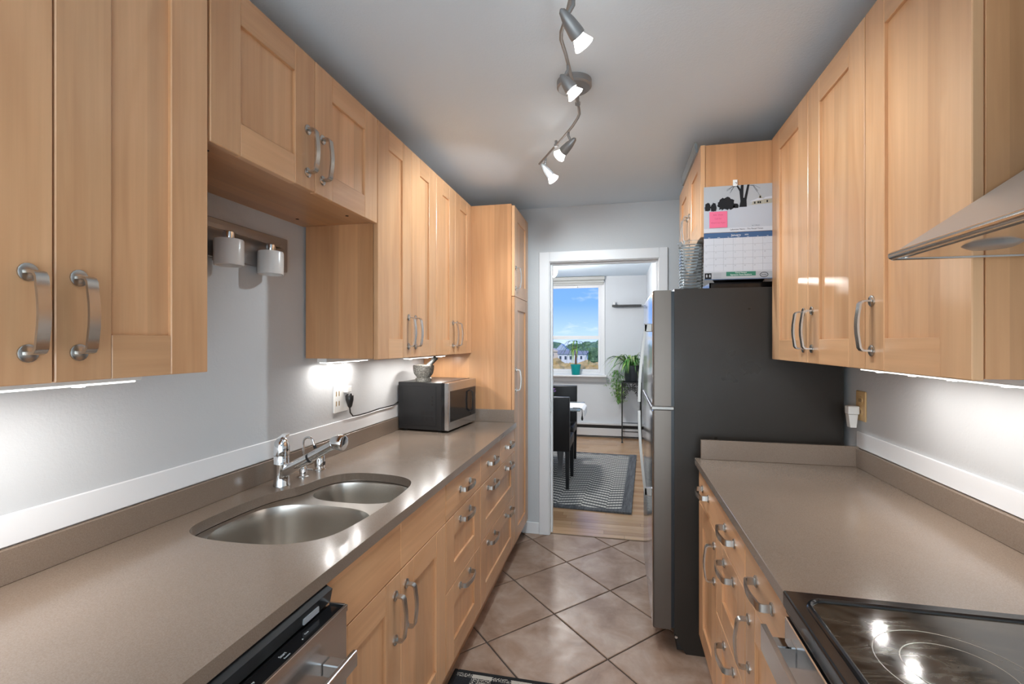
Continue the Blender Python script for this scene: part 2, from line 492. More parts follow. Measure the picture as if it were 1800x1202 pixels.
# ------------------------------------------------------------------ the room
XL, XR, YF, YB, ZC = -1.262, 0.962, 3.51, -1.12, 2.418
DX0, DX1, DY = -3.0, 0.402, 7.325          # dining room
def structure(name, b, mat, label, cat):
    return tag(mk(name, b, mat), label, cat, kind='structure')
structure('wall_left', B().box(XL - 0.1, XL, YB - 0.1, YF, 0, ZC), 'wall_paint', 'pale grey painted kitchen wall behind the sink and faucet', 'wall')
structure('wall_right', B().box(XR, XR + 0.1, YB - 0.1, YF, 0, ZC), 'wall_paint', 'pale grey painted kitchen wall behind the stove counter', 'wall')
structure('wall_back', B().box(XL, XR, YB - 0.1, YB, 0, ZC), 'wall_paint', 'pale grey kitchen wall facing the doorway', 'wall')
b = B()
b.box(DX0 - 0.1, -0.515, YF, YF + 0.12, 0, ZC); b.box(0.297, XR + 0.1, YF, YF + 0.12, 0, ZC); b.box(-0.515, 0.297, YF, YF + 0.12, 2.032, ZC)
structure('wall_front', b, 'wall_paint', 'grey wall with the doorway through to the dining room', 'wall')
structure('ceiling', B().box(DX0 - 0.2, XR + 0.2, YB - 0.2, DY + 0.15, ZC, ZC + 0.15), 'ceiling_paint', 'plain pale grey painted ceiling carrying the spotlight rail', 'ceiling')
WX0, WX1, WZ0, WZ1 = -1.80, -0.245, 0.945, 2.335
b = B()
b.box(DX0 - 0.1, WX0, DY, DY + 0.15, 0, ZC); b.box(WX1, DX1 + 0.1, DY, DY + 0.15, 0, ZC)
b.box(WX0, WX1, DY, DY + 0.15, 0, WZ0); b.box(WX0, WX1, DY, DY + 0.15, WZ1, ZC)
structure('wall_window', b, 'dining_paint', 'pale blue-grey dining room wall around the window', 'wall')
structure('wall_side', B().box(DX1, DX1 + 0.1, YF + 0.12, DY, 0, ZC), 'dining_paint', 'narrow strip of pale dining room wall beside the floating shelf', 'wall')
structure('wall_far_side', B().box(DX0 - 0.1, DX0, YF + 0.12, DY, 0, ZC), 'dining_paint', 'dining room wall hidden behind the door frame', 'wall')

# kitchen floor: grout bed and separate tiles laid on the diagonal
fl = structure('floor', B().box(XL, XR, YB, 3.535, -0.06, -0.006), 'grout', 'brown ceramic tile kitchen floor laid diagonally', 'floor')
def clip(poly, ax, val, keep_less):
    out = []
    for i in range(len(poly)):
        p, q = poly[i], poly[(i + 1) % len(poly)]
        ip = p[ax] <= val if keep_less else p[ax] >= val
        iq = q[ax] <= val if keep_less else q[ax] >= val
        if ip: out.append(p)
        if ip != iq:
            t = (val - p[ax]) / (q[ax] - p[ax])
            out.append((p[0] + t * (q[0] - p[0]), p[1] + t * (q[1] - p[1])))
    return out
def tile_mesh(poly):
    cx = sum(p[0] for p in poly) / len(poly); cy = sum(p[1] for p in poly) / len(poly)
    b = B(); n = len(poly)
    lo = [b.bm.verts.new((x, y, -0.008)) for x, y in poly]
    md = [b.bm.verts.new((x, y, -0.002)) for x, y in poly]
    def inn(x, y):
        d = math.hypot(cx - x, cy - y) or 1; k = min(0.004 / d, 0.3)
        return (x + (cx - x) * k, y + (cy - y) * k)
    hi = [b.bm.verts.new((*inn(x, y), 0.0)) for x, y in poly]
    b.bm.faces.new(hi)
    for a, c in ((lo, md), (md, hi)):
        for i in range(n): b.bm.faces.new((a[i], a[(i + 1) % n], c[(i + 1) % n], c[i]))
    bmesh.ops.recalc_face_normals(b.bm, faces=b.bm.faces)
    return b
hx, hy, g = 0.2815, 0.304, 0.0055
full_tile = None
for i in range(-14, 15):
    for j in range(-14, 15):
        cx, cy = -0.328 + (i - j) * hx, 2.795 + (i + j) * hy
        if not (-1.05 < cx < 1.3 and -0.4 < cy < 3.9): continue
        P = [(cx + hx - g, cy), (cx, cy + hy - g), (cx - hx + g, cy), (cx, cy - hy + g)]
        Q = P
        for ax, val, less in ((0, XL + 0.40, False), (0, XR - 0.002, True), (1, -0.3, False), (1, 3.532, True)):
            Q = clip(Q, ax, val, less)
            if len(Q) < 3: break
        if len(Q) < 3: continue
        if len(Q) == 4 and all(abs(a[0] - c[0]) + abs(a[1] - c[1]) < 1e-9 for a, c in zip(P, Q)):
            if full_tile is None: full_tile = mk('tile', tile_mesh(Q), 'tile', fl, org=(cx, cy, 0))
            else: share('tile', full_tile, fl, (cx, cy, 0))
        else:
            mk('tile', tile_mesh(Q), 'tile', fl)
# dining floor: oak strip
fd = structure('floor_dining', B().box(DX0, DX1, 3.54, DY, -0.06, -0.004), 'dark_gap', 'golden oak strip floor of the dining room', 'floor')
structure('trim_1', B().box(-0.495, 0.278, 3.529, 3.544, -0.004, 0.003, 0.002), 'bark', 'dark wooden threshold strip between tile and oak floors', 'trim')
pl_src = {}
y = 3.546; row = 0
pw = 0.066
while y < DY - 0.01 and row < 70:
    x = -1.75 + random.uniform(-0.6, 0)
    while x < DX1 - 0.03:
        ln = random.choice((0.55, 0.8, 1.1, 1.4)); x1 = min(x + ln, DX1 - 0.002)
        if x1 > -1.2 and x1 - x > 0.04:
            key = round(x1 - x, 3)
            yy = min(y + pw - 0.002, DY - 0.002)
            if key not in pl_src or yy - y < pw - 0.0025:
                o = mk('plank', B().box(x, x1 - 0.0015, y, yy, -0.006, 0.0), 'oak_plank', fd)
                pl_src.setdefault(key, o)
            else:
                share('plank', pl_src[key], fd, ((x + x1 - 0.0015) / 2, (y + yy) / 2, -0.003))
        x = x1
    y += pw; row += 1
# doorway casing and jambs
dr = tag(mk('door_1', B().box(-0.515, -0.493, YF - 0.002, YF + 0.122, 0, 2.032), 'white_trim'), 'white wooden doorway frame opening onto the dining room', 'doorway', kind='structure')
mk('jamb', B().box(0.275, 0.297, YF - 0.002, YF + 0.122, 0, 2.032), 'white_trim', dr)
mk('jamb', B().box(-0.493, 0.275, YF - 0.002, YF + 0.122, 2.010, 2.032), 'white_trim', dr)
mk('door_stop', B().box(-0.493, -0.481, YF + 0.05, YF + 0.085, 0, 2.010), 'white_trim', dr)
mk('door_stop', B().box(0.263, 0.275, YF + 0.05, YF + 0.085, 0, 2.010), 'white_trim', dr)
mk('door_stop', B().box(-0.481, 0.263, YF + 0.05, YF + 0.085, 1.998, 2.010), 'white_trim', dr)
for x0, x1 in ((-0.573, -0.497), (0.279, 0.337)):
    mk('casing', B().box(x0, x1, YF - 0.018, YF, 0, 2.088, 0.003), 'white_trim', dr)
mk('casing', B().box(-0.497, 0.279, YF - 0.018, YF, 2.014, 2.088, 0.003), 'white_trim', dr)
mk('hinge', B().box(-0.494, -0.490, YF + 0.012, YF + 0.046, 0.90, 0.99), 'nickel', dr)
structure('baseboard_front', B().box(-0.700, -0.574, YF - 0.012, YF, 0, 0.085, 0.002), 'white_trim', 'short white baseboard between the tall cabinet and the doorway frame', 'baseboard')
# white boards above the counter upstands
tl = structure('trim_2', B().box(XL, XL + 0.007, 0.05, 2.9, 0.990, 1.058, 0.002), 'white_trim', 'long white painted board on the wall above the sink counter', 'trim')
structure('trim_3', B().box(XR - 0.007, XR, 0.30, 2.225, 0.992, 1.056, 0.002), 'white_trim', 'white painted board on the wall above the stove counter', 'trim')

# ------------------------------------------------------------------ handles
def handle_builder():
    b = B(); h = 0.0655
    path = [(0, 0, -h), (0.020, 0, -h), (0.026, 0, -h + 0.002), (0.030, 0, -h + 0.008)]
    path += [(0.030 + 0.006 * (1 - (t / 5.0) ** 2), 0, t / 5.0 * (h - 0.014)) for t in range(-4, 5, 2)]
    path += [(0.030, 0, h - 0.008), (0.026, 0, h - 0.002), (0.020, 0, h), (0, 0, h)]
    b.tube(path, 0, flat=(0.0185, 0.005, (0, 1, 0)))
    for z in (-h, h):
        b.lathe([(0, 0.0), (0.0148, 0.0), (0.0148, 0.003), (0.0130, 0.0042), (0, 0.0042)], (0, 0, z), 16, (1, 0, 0))
    return b
_h = mk('handle', handle_builder(), 'nickel', None, True, org=(0, 0, 0))
HM = _h.data
bpy.data.objects.remove(_h)
def handle(parent, x, y, z, s, horiz=False):
    rot = Euler((PI / 2 if horiz else 0, 0, 0 if s > 0 else PI))
    return share('handle', HM, parent, (x, y, z), rot)

# ------------------------------------------------------------------ cabinets
TH = 0.020
def framed(name, par, xf, s, y0, y1, z0, z1, stile=0.093, rail=0.083, panel='maple_panel'):
    """frame-and-panel front whose outer face is the plane x = xf, facing s"""
    xb = xf - s * TH
    d = mk(name, B().box(xb + s * 0.003, xf - s * 0.009, y0 + stile - 0.004, y1 - stile + 0.004, z0 + rail - 0.004, z1 - rail + 0.004), panel, par)
    for a, c in ((y0, y0 + stile), (y1 - stile, y1)):
        mk('stile', B().box(xb, xf, a, c, z0, z1, 0.0018), 'maple_upright', d)
    for a, c in ((z0, z0 + rail), (z1 - rail, z1)):
        mk('rail', B().box(xb, xf - s * 0.0004, y0 + stile + 0.0004, y1 - stile - 0.0004, a, c, 0.0012), 'maple_lengthways', d)
    return d
def slab(name, par, xf, s, y0, y1, z0, z1):
    return mk(name, B().box(xf - s * TH, xf, y0, y1, z0, z1, 0.0018), 'maple_slab', par)
def carcass(par, x0, x1, y0, y1, z0, z1, t=0.018, underside=True):
    for a, c in ((y0, y0 + t), (y1 - t, y1)):
        mk('side_panel', B().box(x0, x1, a, c, z0, z1, 0.0008), 'maple_veneer', par)
    mk('bottom_panel', B().box(x0, x1, y0 + t, y1 - t, z0, z0 + t), 'maple_underside', par)
    mk('top_panel', B().box(x0, x1, y0 + t, y1 - t, z1 - t, z1), 'maple_underside', par)

ZU0, ZU1 = 1.352, 2.304
def upper(name, y0, y1, split, z0, label, xf, s, xw, hside='both', group='wall cabinets', cams=False):
    """wall cabinet: doors on plane xf facing s, back at xw; split = door boundaries"""
    c = thing(name, ((xw + xf) / 2, (y0 + y1) / 2, z0), label, 'cabinet', group)
    xb = xf - s * TH
    carcass(c, min(xw, xb - s * 0.001), max(xw, xb - s * 0.001), y0, y1, z0 + 0.003, ZU1 - 0.003)
    if cams:
        for cy in (y0 + 0.05, y1 - 0.12):
            for cxx in (xb - s * 0.04, xw + s * 0.06):
                mk('fastener_hole', B().lathe([(0, 0), (0.006, 0), (0.006, -0.0012), (0, -0.0012)], (cxx, cy, z0 + 0.003), 10), 'dark_gap', c)
    edges = [y0] + split + [y1]
    for i in range(len(edges) - 1):
        a, d = edges[i] + 0.0015, edges[i + 1] - 0.0015
        dn = framed('door', c, xf, s, a, d, z0, ZU1)
        if hside == 'near': hy_ = a + 0.036      # door hinged at the far side
        elif hside == 'far': hy_ = d - 0.036
        else: hy_ = d - 0.036 if i == 0 else a + 0.036
        handle(dn, xf, hy_, z0 + 0.116, s)
    return c
XUL = -0.929
upper('wall_cabinet', 0.30, 0.930, [0.619], ZU0, 'large maple wall cabinet with two doors, closest to the camera above the sink counter', XUL, 1, XL + 0.002)
upper('wall_cabinet', 0.934, 1.7275, [1.330], 1.890, 'short maple wall cabinet above the vanity lamp and sink', XUL, 1, XL + 0.002, cams=True)
upper('wall_cabinet', 1.7295, 2.352, [2.050], ZU0, 'full-height maple wall cabinet between the short cabinet and the corner one', XUL, 1, XL + 0.010)
upper('wall_cabinet', 2.354, 2.966, [2.647], ZU0, 'maple wall cabinet above the microwave, against the tall pantry', XUL, 1, XL + 0.002)
XUR = 0.651
upper('wall_cabinet', 1.4715, 2.270, [1.868], ZU0 - 0.004, 'two-door maple wall cabinet beside the calendar', XUR, -1, XR - 0.002)
upper('wall_cabinet', 1.067, 1.4695, [], ZU0 - 0.004, 'single-door maple wall cabinet next to the range hood', XUR, -1, XR - 0.002, hside='far')
upper('wall_cabinet', 2.274, 3.035, [2.655], 1.892, 'maple wall cabinet above the refrigerator with the calendar hung on its side', 0.360, -1, XR - 0.002)

# base cabinets: front face plane xf, from the wall xw
ZB, ZT, ZD1, ZD2 = 0.140, 0.880, 0.729, 0.452
def base(name, y0, y1, label, xf, s, xw):
    c = thing(name, ((xf + xw) / 2, (y0 + y1) / 2, 0), label, 'cabinet', 'base cabinets under the worktops')
    xb = xf - s * (TH + 0.001)
    for a, d in ((y0, y0 + 0.018), (y1 - 0.018, y1)):
        mk('side_panel', B().box(xw, xb, a, d, 0.10, 0.880), 'maple_veneer', c)
    mk('bottom_panel', B().box(xw, xb, y0 + 0.018, y1 - 0.018, 0.10, 0.118), 'maple_underside', c)
    mk('toe_kick', B().box(xb - s * 0.055, xb - s * 0.04, y0, y1, 0.0, 0.10), 'maple_slab', c)
    return c
XBL = -0.645
sk = base('sink_cabinet', 0.957, 1.7305, 'maple sink cabinet with two doors under the sink', XBL, 1, XL + 0.002)
for a, d, far in ((0.9585, 1.3415, True), (1.3445, 1.729, False)):
    slab('drawer_front', sk, XBL, 1, a, d, ZD1 + 0.0015, ZT)
    dn = framed('door', sk, XBL, 1, a, d, ZB, ZD1 - 0.0015)
    handle(dn, XBL, d - 0.036 if far else a + 0.036, 0.605, 1)
u1 = base('drawer_cabinet', 1.7325, 2.200, 'narrow maple three-drawer cabinet next to the sink cabinet', XBL, 1, XL + 0.002)
u2 = base('drawer_cabinet', 2.202, 2.966, 'wide maple drawer cabinet beneath the microwave with paired handles', XBL, 1, XL + 0.002)
def drawers(par, xf, s, y0, y1, hs, tops):
    for a, d in tops:
        t = slab('drawer', par, xf, s, a + 0.0015, d - 0.0015, ZD1 + 0.0015, ZT)
        for h in hs:
            if a < h < d: handle(t, xf, h, 0.808, s, True)
    for z0, z1 in ((ZD2 + 0.0015, ZD1 - 0.0015), (ZB, ZD2 - 0.0015)):
        t = framed('drawer', par, xf, s, y0 + 0.0015, y1 - 0.0015, z0, z1, panel='maple_drawer_panel')
        for h in hs: handle(t, xf, h, z1 - 0.043, s, True)
drawers(u1, XBL, 1, 1.7325, 2.200, [1.966], [(1.7325, 2.200)])
drawers(u2, XBL, 1, 2.202, 2.966, [2.40, 2.785], [(2.202, 2.597), (2.597, 2.966)])
XBR = 0.345
r1 = base('base_cabinet', 1.443, 2.226, 'maple base cabinet with a wide top drawer beside the refrigerator', XBR, -1, XR - 0.002)
t = slab('drawer', r1, XBR, -1, 1.4445, 2.2245, ZD1 + 0.0015, ZT)
handle(t, XBR, 1.63, 0.808, -1, True); handle(t, XBR, 2.06, 0.808, -1, True)
dn = framed('door', r1, XBR, -1, 1.8455, 2.2245, ZB, ZD1 - 0.0015); handle(dn, XBR, 1.882, 0.605, -1)
for z0, z1 in ((ZD2 + 0.0015, ZD1 - 0.0015), (ZB, ZD2 - 0.0015)):
    t = framed('drawer', r1, XBR, -1, 1.4445, 1.8425, z0, z1, panel='maple_drawer_panel'); handle(t, XBR, 1.645, z1 - 0.043, -1, True)
r2 = base('base_cabinet', 1.072, 1.441, 'narrow maple base cabinet with one door beside the stove', XBR, -1, XR - 0.002)
t = slab('drawer', r2, XBR, -1, 1.0735, 1.4395, ZD1 + 0.0015, ZT); handle(t, XBR, 1.265, 0.808, -1, True)
dn = framed('door', r2, XBR, -1, 1.0735, 1.4395, ZB, ZD1 - 0.0015); handle(dn, XBR, 1.403, 0.605, -1)
# tall pantry
pt = thing('pantry_cabinet', (-0.95, 3.2, 0), 'tall maple pantry cabinet between the microwave counter and the doorway', 'cabinet')
mk('side_panel', B().poly_prism([(XL + 0.002, 0.0), (XBL - 0.085, 0.0), (XBL - 0.085, 0.105), (XBL - 0.021, 0.105), (XBL - 0.021, ZU1), (XL + 0.002, ZU1)], 1, 2.968, 2.986), 'maple_veneer', pt)
mk('side_panel', B().poly_prism([(XL + 0.002, 0.0), (XBL - 0.085, 0.0), (XBL - 0.085, 0.105), (XBL - 0.021, 0.105), (XBL - 0.021, ZU1), (XL + 0.002, ZU1)], 1, 3.412, 3.430), 'maple_veneer', pt)
mk('top_panel', B().box(XL + 0.002, XBL - 0.021, 2.986, 3.412, ZU1 - 0.018, ZU1), 'maple_underside', pt)
mk('toe_kick', B().box(XBL - 0.08, XBL - 0.065, 2.986, 3.412, 0.0, 0.10), 'maple_slab', pt)
dn = framed('door', pt, XBL, 1, 2.972, 3.430, 1.7165, ZU1 - 0.01); handle(dn, XBL, 3.008, 1.835, 1)
dn = framed('door', pt, XBL, 1, 2.972, 3.430, ZB - 0.01, 1.7135); handle(dn, XBL, 3.008, 1.18, 1)

# ------------------------------------------------------------------ worktops and sink
ZK = 0.914
HOLE = [(-1.152, 1.13), (-1.125, 1.065), (-1.06, 1.035), (-0.95, 1.028), (-0.84, 1.040), (-0.765, 1.080), (-0.728, 1.14), (-0.712, 1.25), (-0.708, 1.38), (-0.712, 1.52),
        (-0.728, 1.60), (-0.765, 1.650), (-0.83, 1.678), (-0.92, 1.688), (-1.00, 1.678), (-1.052, 1.640), (-1.078, 1.58), (-1.086, 1.52), (-1.098, 1.47), (-1.122, 1.425), (-1.140, 1.37), (-1.152, 1.28)]
def smooth_loop(pts, n=4):
    out = []; m = len(pts)
    for i in range(m):
        p0, p1, p2, p3 = (Vector((*pts[(i + k) % m], 0)) for k in (-1, 0, 1, 2))
        for k in range(n):
            t = k / n
            q = 0.5 * ((2 * p1) + (p2 - p0) * t + (2 * p0 - 5 * p1 + 4 * p2 - p3) * t * t + (3 * p1 - p0 - 3 * p2 + p3) * t ** 3)
            out.append((q.x, q.y))
    return out
hole = smooth_loop(HOLE)
wk = thing('worktop', (-0.95, 1.6, 0.884), 'long grey-brown quartz worktop with the undermount sink', 'countertop')
mk('slab', B().holed([(XL + 0.001, 0.33), (-0.632, 0.33), (-0.632, 2.9665), (XL + 0.001, 2.9665)], [hole], 0.884, ZK), 'quartz', wk)
mk('upstand', B().box(XL + 0.001, XL + 0.016, 0.33, 2.954, ZK, 0.988, 0.0015), 'quartz', wk)
mk('upstand', B().box(XL + 0.001, -0.645, 2.9545, 2.9665, ZK, 0.993, 0.0015), 'quartz', wk)
wr = thing('worktop', (0.65, 1.65, 0.884), 'short grey-brown quartz worktop between stove and refrigerator', 'countertop')
mk('slab', B().box(0.328, XR - 0.001, 1.070, 2.226, 0.884, ZK, 0.0015), 'quartz', wr)
mk('upstand', B().box(XR - 0.018, XR - 0.001, 1.070, 2.203, ZK, 0.990, 0.0015), 'quartz', wr)
mk('upstand', B().box(0.351, XR - 0.001, 2.2035, 2.2235, ZK, 0.996, 0.0015), 'quartz', wr)

def sup(cx, cy, a, b_, n=2.9, m=48):
    out = []
    for k in range(m):
        t = 2 * PI * k / m; c_, s_ = math.cos(t), math.sin(t)
        out.append((cx + a * math.copysign(abs(c_) ** (2 / n), c_), cy + b_ * math.copysign(abs(s_) ** (2 / n), s_)))
    return out
sn = thing('kitchen_sink', (-0.93, 1.36, 0.70), 'double-bowl brushed steel undermount sink below the chrome faucet', 'sink')
bowls = [(-0.928, 1.225, 0.205, 0.178, 0.205), (-0.897, 1.556, 0.166, 0.112, 0.165)]
flo = [(-1.19, 1.0), (-0.68, 1.0), (-0.68, 1.72), (-1.115, 1.72), (-1.125, 1.52), (-1.19, 1.45)]
mk('flange', B().holed(flo, [sup(*bw[:4]) for bw in bowls], 0.8795, 0.8828), 'steel_bowl', sn)
for cx, cy, a, b_, dep in bowls:
    b = B(); rings = []
    for f, z in ((1.0, 0.8825), (0.985, 0.872), (0.965, 0.84), (0.93, 0.8825 - dep * 0.8), (0.88, 0.8825 - dep * 0.95), (0.72, 0.8825 - dep), (0.2, 0.8825 - dep - 0.006)):
        rings.append([b.bm.verts.new((x, y, z)) for x, y in sup(cx, cy, a * f, b_ * f)])
    for r0, r1_ in zip(rings, rings[1:]):
        for k in range(len(r0)): b.bm.faces.new((r0[k], r1_[k], r1_[(k + 1) % len(r0)], r0[(k + 1) % len(r0)]))
    b.bm.faces.new(rings[-1][::-1])
    bmesh.ops.recalc_face_normals(b.bm, faces=b.bm.faces)
    for f in b.bm.faces: f.normal_flip()
    o = mk('basin', b, 'steel_bowl', sn, True)
    mk('drain', B().lathe([(0.0, 0.003), (0.028, 0.003), (0.030, 0.006), (0.042, 0.006), (0.044, 0.0)], (cx, cy, 0.8825 - dep - 0.0045), 24), 'chrome', o, True)

# faucet
fx, fy = -1.165, 1.476
fc = thing('kitchen_faucet', (fx, fy, ZK), 'chrome pull-out kitchen faucet with its lever raised behind the sink', 'faucet')
mk('body', B().lathe([(0, 0), (0.0280, 0), (0.0280, 0.004), (0.0260, 0.008), (0.0260, 0.075), (0.0270, 0.077), (0.0270, 0.080), (0.0258, 0.082), (0.0258, 0.108), (0, 0.108)], (fx, fy, ZK), 28), 'chrome', fc, True)
b = B().lathe([(0.0258, 0.0), (0.0268, 0.01), (0.0266, 0.028), (0.0230, 0.046), (0.014, 0.058), (0.0, 0.062)], (fx, fy, ZK + 0.109), 24)
mk('lever_dome', b, 'chrome', fc, True)
b = B().tube([(fx - 0.012, fy, ZK + 0.135), (fx - 0.008, fy, ZK + 0.165), (fx + 0.012, fy, ZK + 0.180), (fx + 0.022, fy + 0.002, ZK + 0.177)], 0, flat=(0.026, 0.009, (0, 1, 0)))
mk('lever', b, 'chrome', fc, True)
mk('red_dot', B().lathe([(0, 0), (0.004, 0), (0.004, 0.0012), (0, 0.0015)], (fx + 0.0265, fy - 0.004, ZK + 0.128), 10, (1, -0.15, 0.1)), 'black_plastic', fc)
S0, S1 = Vector((fx + 0.012, fy, ZK + 0.050)), Vector((fx + 0.255, fy - 0.012, ZK + 0.178))
D = (S1 - S0).normalized()
b = B().tube([S0, S0 + D * 0.115], [0.0200, 0.0175], 20); mk('spout', b, 'chrome', fc, True)
mk('collar', B().tube([S0 + D * 0.115, S0 + D * 0.124], 0.0165, 20), 'black_plastic', fc)
b = B().tube([S0 + D * 0.124, S0 + D * 0.14, S0 + D * 0.215, S0 + D * 0.228], [0.0165, 0.0170, 0.0155, 0.019], 20); mk('hose_wand', b, 'chrome', fc, True)
HD = (D + Vector((0.35, 0, -0.55))).normalized()
b = B().lathe([(0.0, -0.030), (0.014, -0.026), (0.023, -0.012), (0.0265, 0.004), (0.0265, 0.018), (0.024, 0.023), (0.020, 0.024), (0.0, 0.022)], S0 + D * 0.247, 24, HD)
mk('spray_head', b, 'chrome', fc, True)
# filter tap and air gap
ff = thing('filter_faucet', (-1.159, 1.587, ZK), 'thin chrome gooseneck filter tap beside the main faucet', 'faucet')
mk('base', B().lathe([(0, 0), (0.021, 0), (0.021, 0.003), (0.0135, 0.006), (0.0135, 0.034), (0.010, 0.040), (0, 0.040)], (-1.159, 1.587, ZK), 20), 'chrome', ff, True)
gp = [Vector((-1.159, 1.587, ZK + 0.04)), Vector((-1.159, 1.587, ZK + 0.12))] + arc((-1.137, 1.587, ZK + 0.128), 0.022, PI, 0.25, 8, (1, 0, 0), (0, 0, 1))
gp.append(gp[-1] + Vector((0.004, 0, -0.012)))
mk('gooseneck', B().tube(gp, 0.0042, 10), 'chrome', ff, True)
mk('spout_tip', B().tube([gp[-1], gp[-1] + Vector((0.004, 0, -0.012))], 0.0060, 10), 'black_plastic', ff)
mk('lever', B().box(-1.146, -1.118, 1.583, 1.591, ZK + 0.026, ZK + 0.032, 0.001), 'chrome', ff)
ag = thing('air_gap', (-1.160, 1.690, ZK), 'short chrome air gap cap behind the small sink bowl', 'air gap')
mk('cap', B().lathe([(0, 0), (0.023, 0), (0.023, 0.003), (0.0195, 0.005), (0.0195, 0.056), (0.017, 0.060), (0, 0.060)], (-1.160, 1.690, ZK), 24), 'chrome', ag, True)
mk('slot', B().box(-1.1415, -1.139, 1.684, 1.696, ZK + 0.02, ZK + 0.034), 'black_plastic', ag)

# ------------------------------------------------------------------ dishwasher
dw = thing('dishwasher', (-0.92, 0.65, 0), 'stainless dishwasher with black top controls under the sink counter', 'dishwasher')
mk('tub', B().box(XL + 0.04, -0.660, 0.352, 0.953, 0.10, 0.876), 'black_plastic', dw)
mk('toe_panel', B().box(-0.74, -0.725, 0.352, 0.953, 0.0, 0.10), 'black_plastic', dw)
fp = mk('door', B().box(-0.655, -0.586, 0.350, 0.952, 0.12, 0.836, 0.002), 'steel_lengthways', dw)
mk('rim', B().box(-0.590, -0.5835, 0.350, 0.952, 0.828, 0.8425, 0.001), 'steel_lengthways', fp)
mk('rim', B().box(-0.628, -0.590, 0.948, 0.954, 0.828, 0.8425, 0.001), 'steel_lengthways', fp)
cp = mk('control_panel', B().box(-0.6265, -0.5905, 0.350, 0.9475, 0.8365, 0.8385), 'black_gloss', fp)
b = B().poly_prism([(-0.658, 0.842), (-0.628, 0.842), (-0.622, 0.872), (-0.640, 0.880), (-0.658, 0.880)], 1, 0.350, 0.953)
gk = mk('gasket_rail', b, 'black_plastic', dw)
mk('latch_slot', B().box(-0.6262, -0.6225, 0.855, 0.905, 0.846, 0.858), 'paper_grey', gk)
for t_, yy, sz in (('Start', 0.775, 0.009), ('Resume', 0.775, 0.005), ('High Temp', 0.69, 0.006), ('Wash', 0.69, 0.006), ('Heated Dry', 0.63, 0.006), ('Delay', 0.63, 0.006), ('Normal', 0.565, 0.007), ('Sensor', 0.565, 0.006), ('Clean', 0.845, 0.005)):
    dx = {'Resume': 0.010, 'Wash': 0.009, 'Delay': 0.009, 'Sensor': 0.009}.get(t_, 0.0)
    text('lettering', t_, sz, 'print_white', fp, (-0.610 + dx, yy, 0.8388), (0, 0, PI / 2))
mk('indicator', B().lathe([(0, 0), (0.0015, 0), (0.0015, 0.0006), (0, 0.0008)], (-0.604, 0.825, 0.8385), 8), 'print_white', fp)
hb = B().box(-0.548, -0.537, 0.395, 0.915, 0.738, 0.772, 0.003, 2)
hb2 = mk('handle', hb, 'steel_lengthways', fp)
for yy in (0.43, 0.875):
    mk('handle_post', B().box(-0.5855, -0.549, yy - 0.014, yy + 0.014, 0.742, 0.768, 0.002), 'steel_lengthways', fp)

# ------------------------------------------------------------------ stove
st_ = thing('stove', (0.64, 0.685, 0), 'black and stainless glass-top stove set into the counter', 'stove')
SX0, SX1, SY0, SY1 = 0.325, 0.945, 0.305, 1.066
mk('body', B().box(0.36, SX1, SY0 + 0.004, SY1 - 0.004, 0.06, 0.893), 'black_plastic', st_)
mk('foot', B().lathe([(0, 0), (0.02, 0), (0.016, 0.06), (0, 0.06)], (0.42, 1.0, 0), 12), 'black_plastic', st_)
mk('foot', B().lathe([(0, 0), (0.02, 0), (0.016, 0.06), (0, 0.06)], (0.42, 0.37, 0), 12), 'black_plastic', st_)
fr_ = mk('cooktop_frame', B().box(SX0, SX1, SY0, SY1, 0.886, 0.919, 0.004, 2), 'black_gloss', st_)
def rrect(x0, x1, y0, y1, r, n=6):
    out = []
    for cx, cy, a0 in ((x1 - r, y1 - r, 0), (x0 + r, y1 - r, PI / 2), (x0 + r, y0 + r, PI), (x1 - r, y0 + r, 3 * PI / 2)):
        for k in range(n + 1):
            a = a0 + PI / 2 * k / n; out.append((cx + r * math.cos(a), cy + r * math.sin(a)))
    return out
rp = rrect(0.353, 0.918, 0.335, 1.032, 0.035)
b = B(); b.tube([Vector((x, y, 0.9195)) for x, y in rp + rp[:2]], 0.0055, 8, caps=False)
mk('bead', b, 'black_gloss', fr_, True)
gl = mk('cooktop', B().poly_prism(rp, 2, 0.9185, 0.9202), 'cooktop_glass', st_)
for cx, cy, rad in ((0.505, 0.855, 0.105), (0.505, 0.855, 0.070), (0.505, 0.50, 0.09), (0.77, 0.86, 0.075), (0.77, 0.50, 0.105)):
    mk('burner_ring', B().lathe([(rad, 0), (rad, 0.0004), (rad + 0.0016, 0.0004), (rad + 0.0016, 0)], (cx, cy, 0.92015), 48), 'burner_print', gl)
mk('bullnose', B().box(0.330, 0.362, SY0 + 0.002, SY1 - 0.002, 0.874, 0.887, 0.003), 'black_plastic', st_)
od = mk('oven_door', B().box(0.328, 0.358, SY0 + 0.003, SY1 - 0.003, 0.22, 0.868, 0.002), 'steel_lengthways', st_)
mk('oven_window', B().box(0.3265, 0.330, SY0 + 0.12, SY1 - 0.12, 0.36, 0.68, 0.001), 'black_gloss', od)
b = B().tube([(0.288, SY0 + 0.012, 0.822), (0.288, SY1 - 0.006, 0.822)], 0, flat=(0.052, 0.010, (0, 0, 1)))
mk('handle', b, 'steel_lengthways', od)
for yy in (SY0 + 0.06, SY1 - 0.052):
    mk('handle_post', B().box(0.292, 0.3285, yy - 0.016, yy + 0.016, 0.803, 0.842, 0.002), 'chrome', od)
dwr = mk('drawer', B().box(0.330, 0.358, SY0 + 0.003, SY1 - 0.003, 0.075, 0.214, 0.002), 'steel_lengthways', st_)

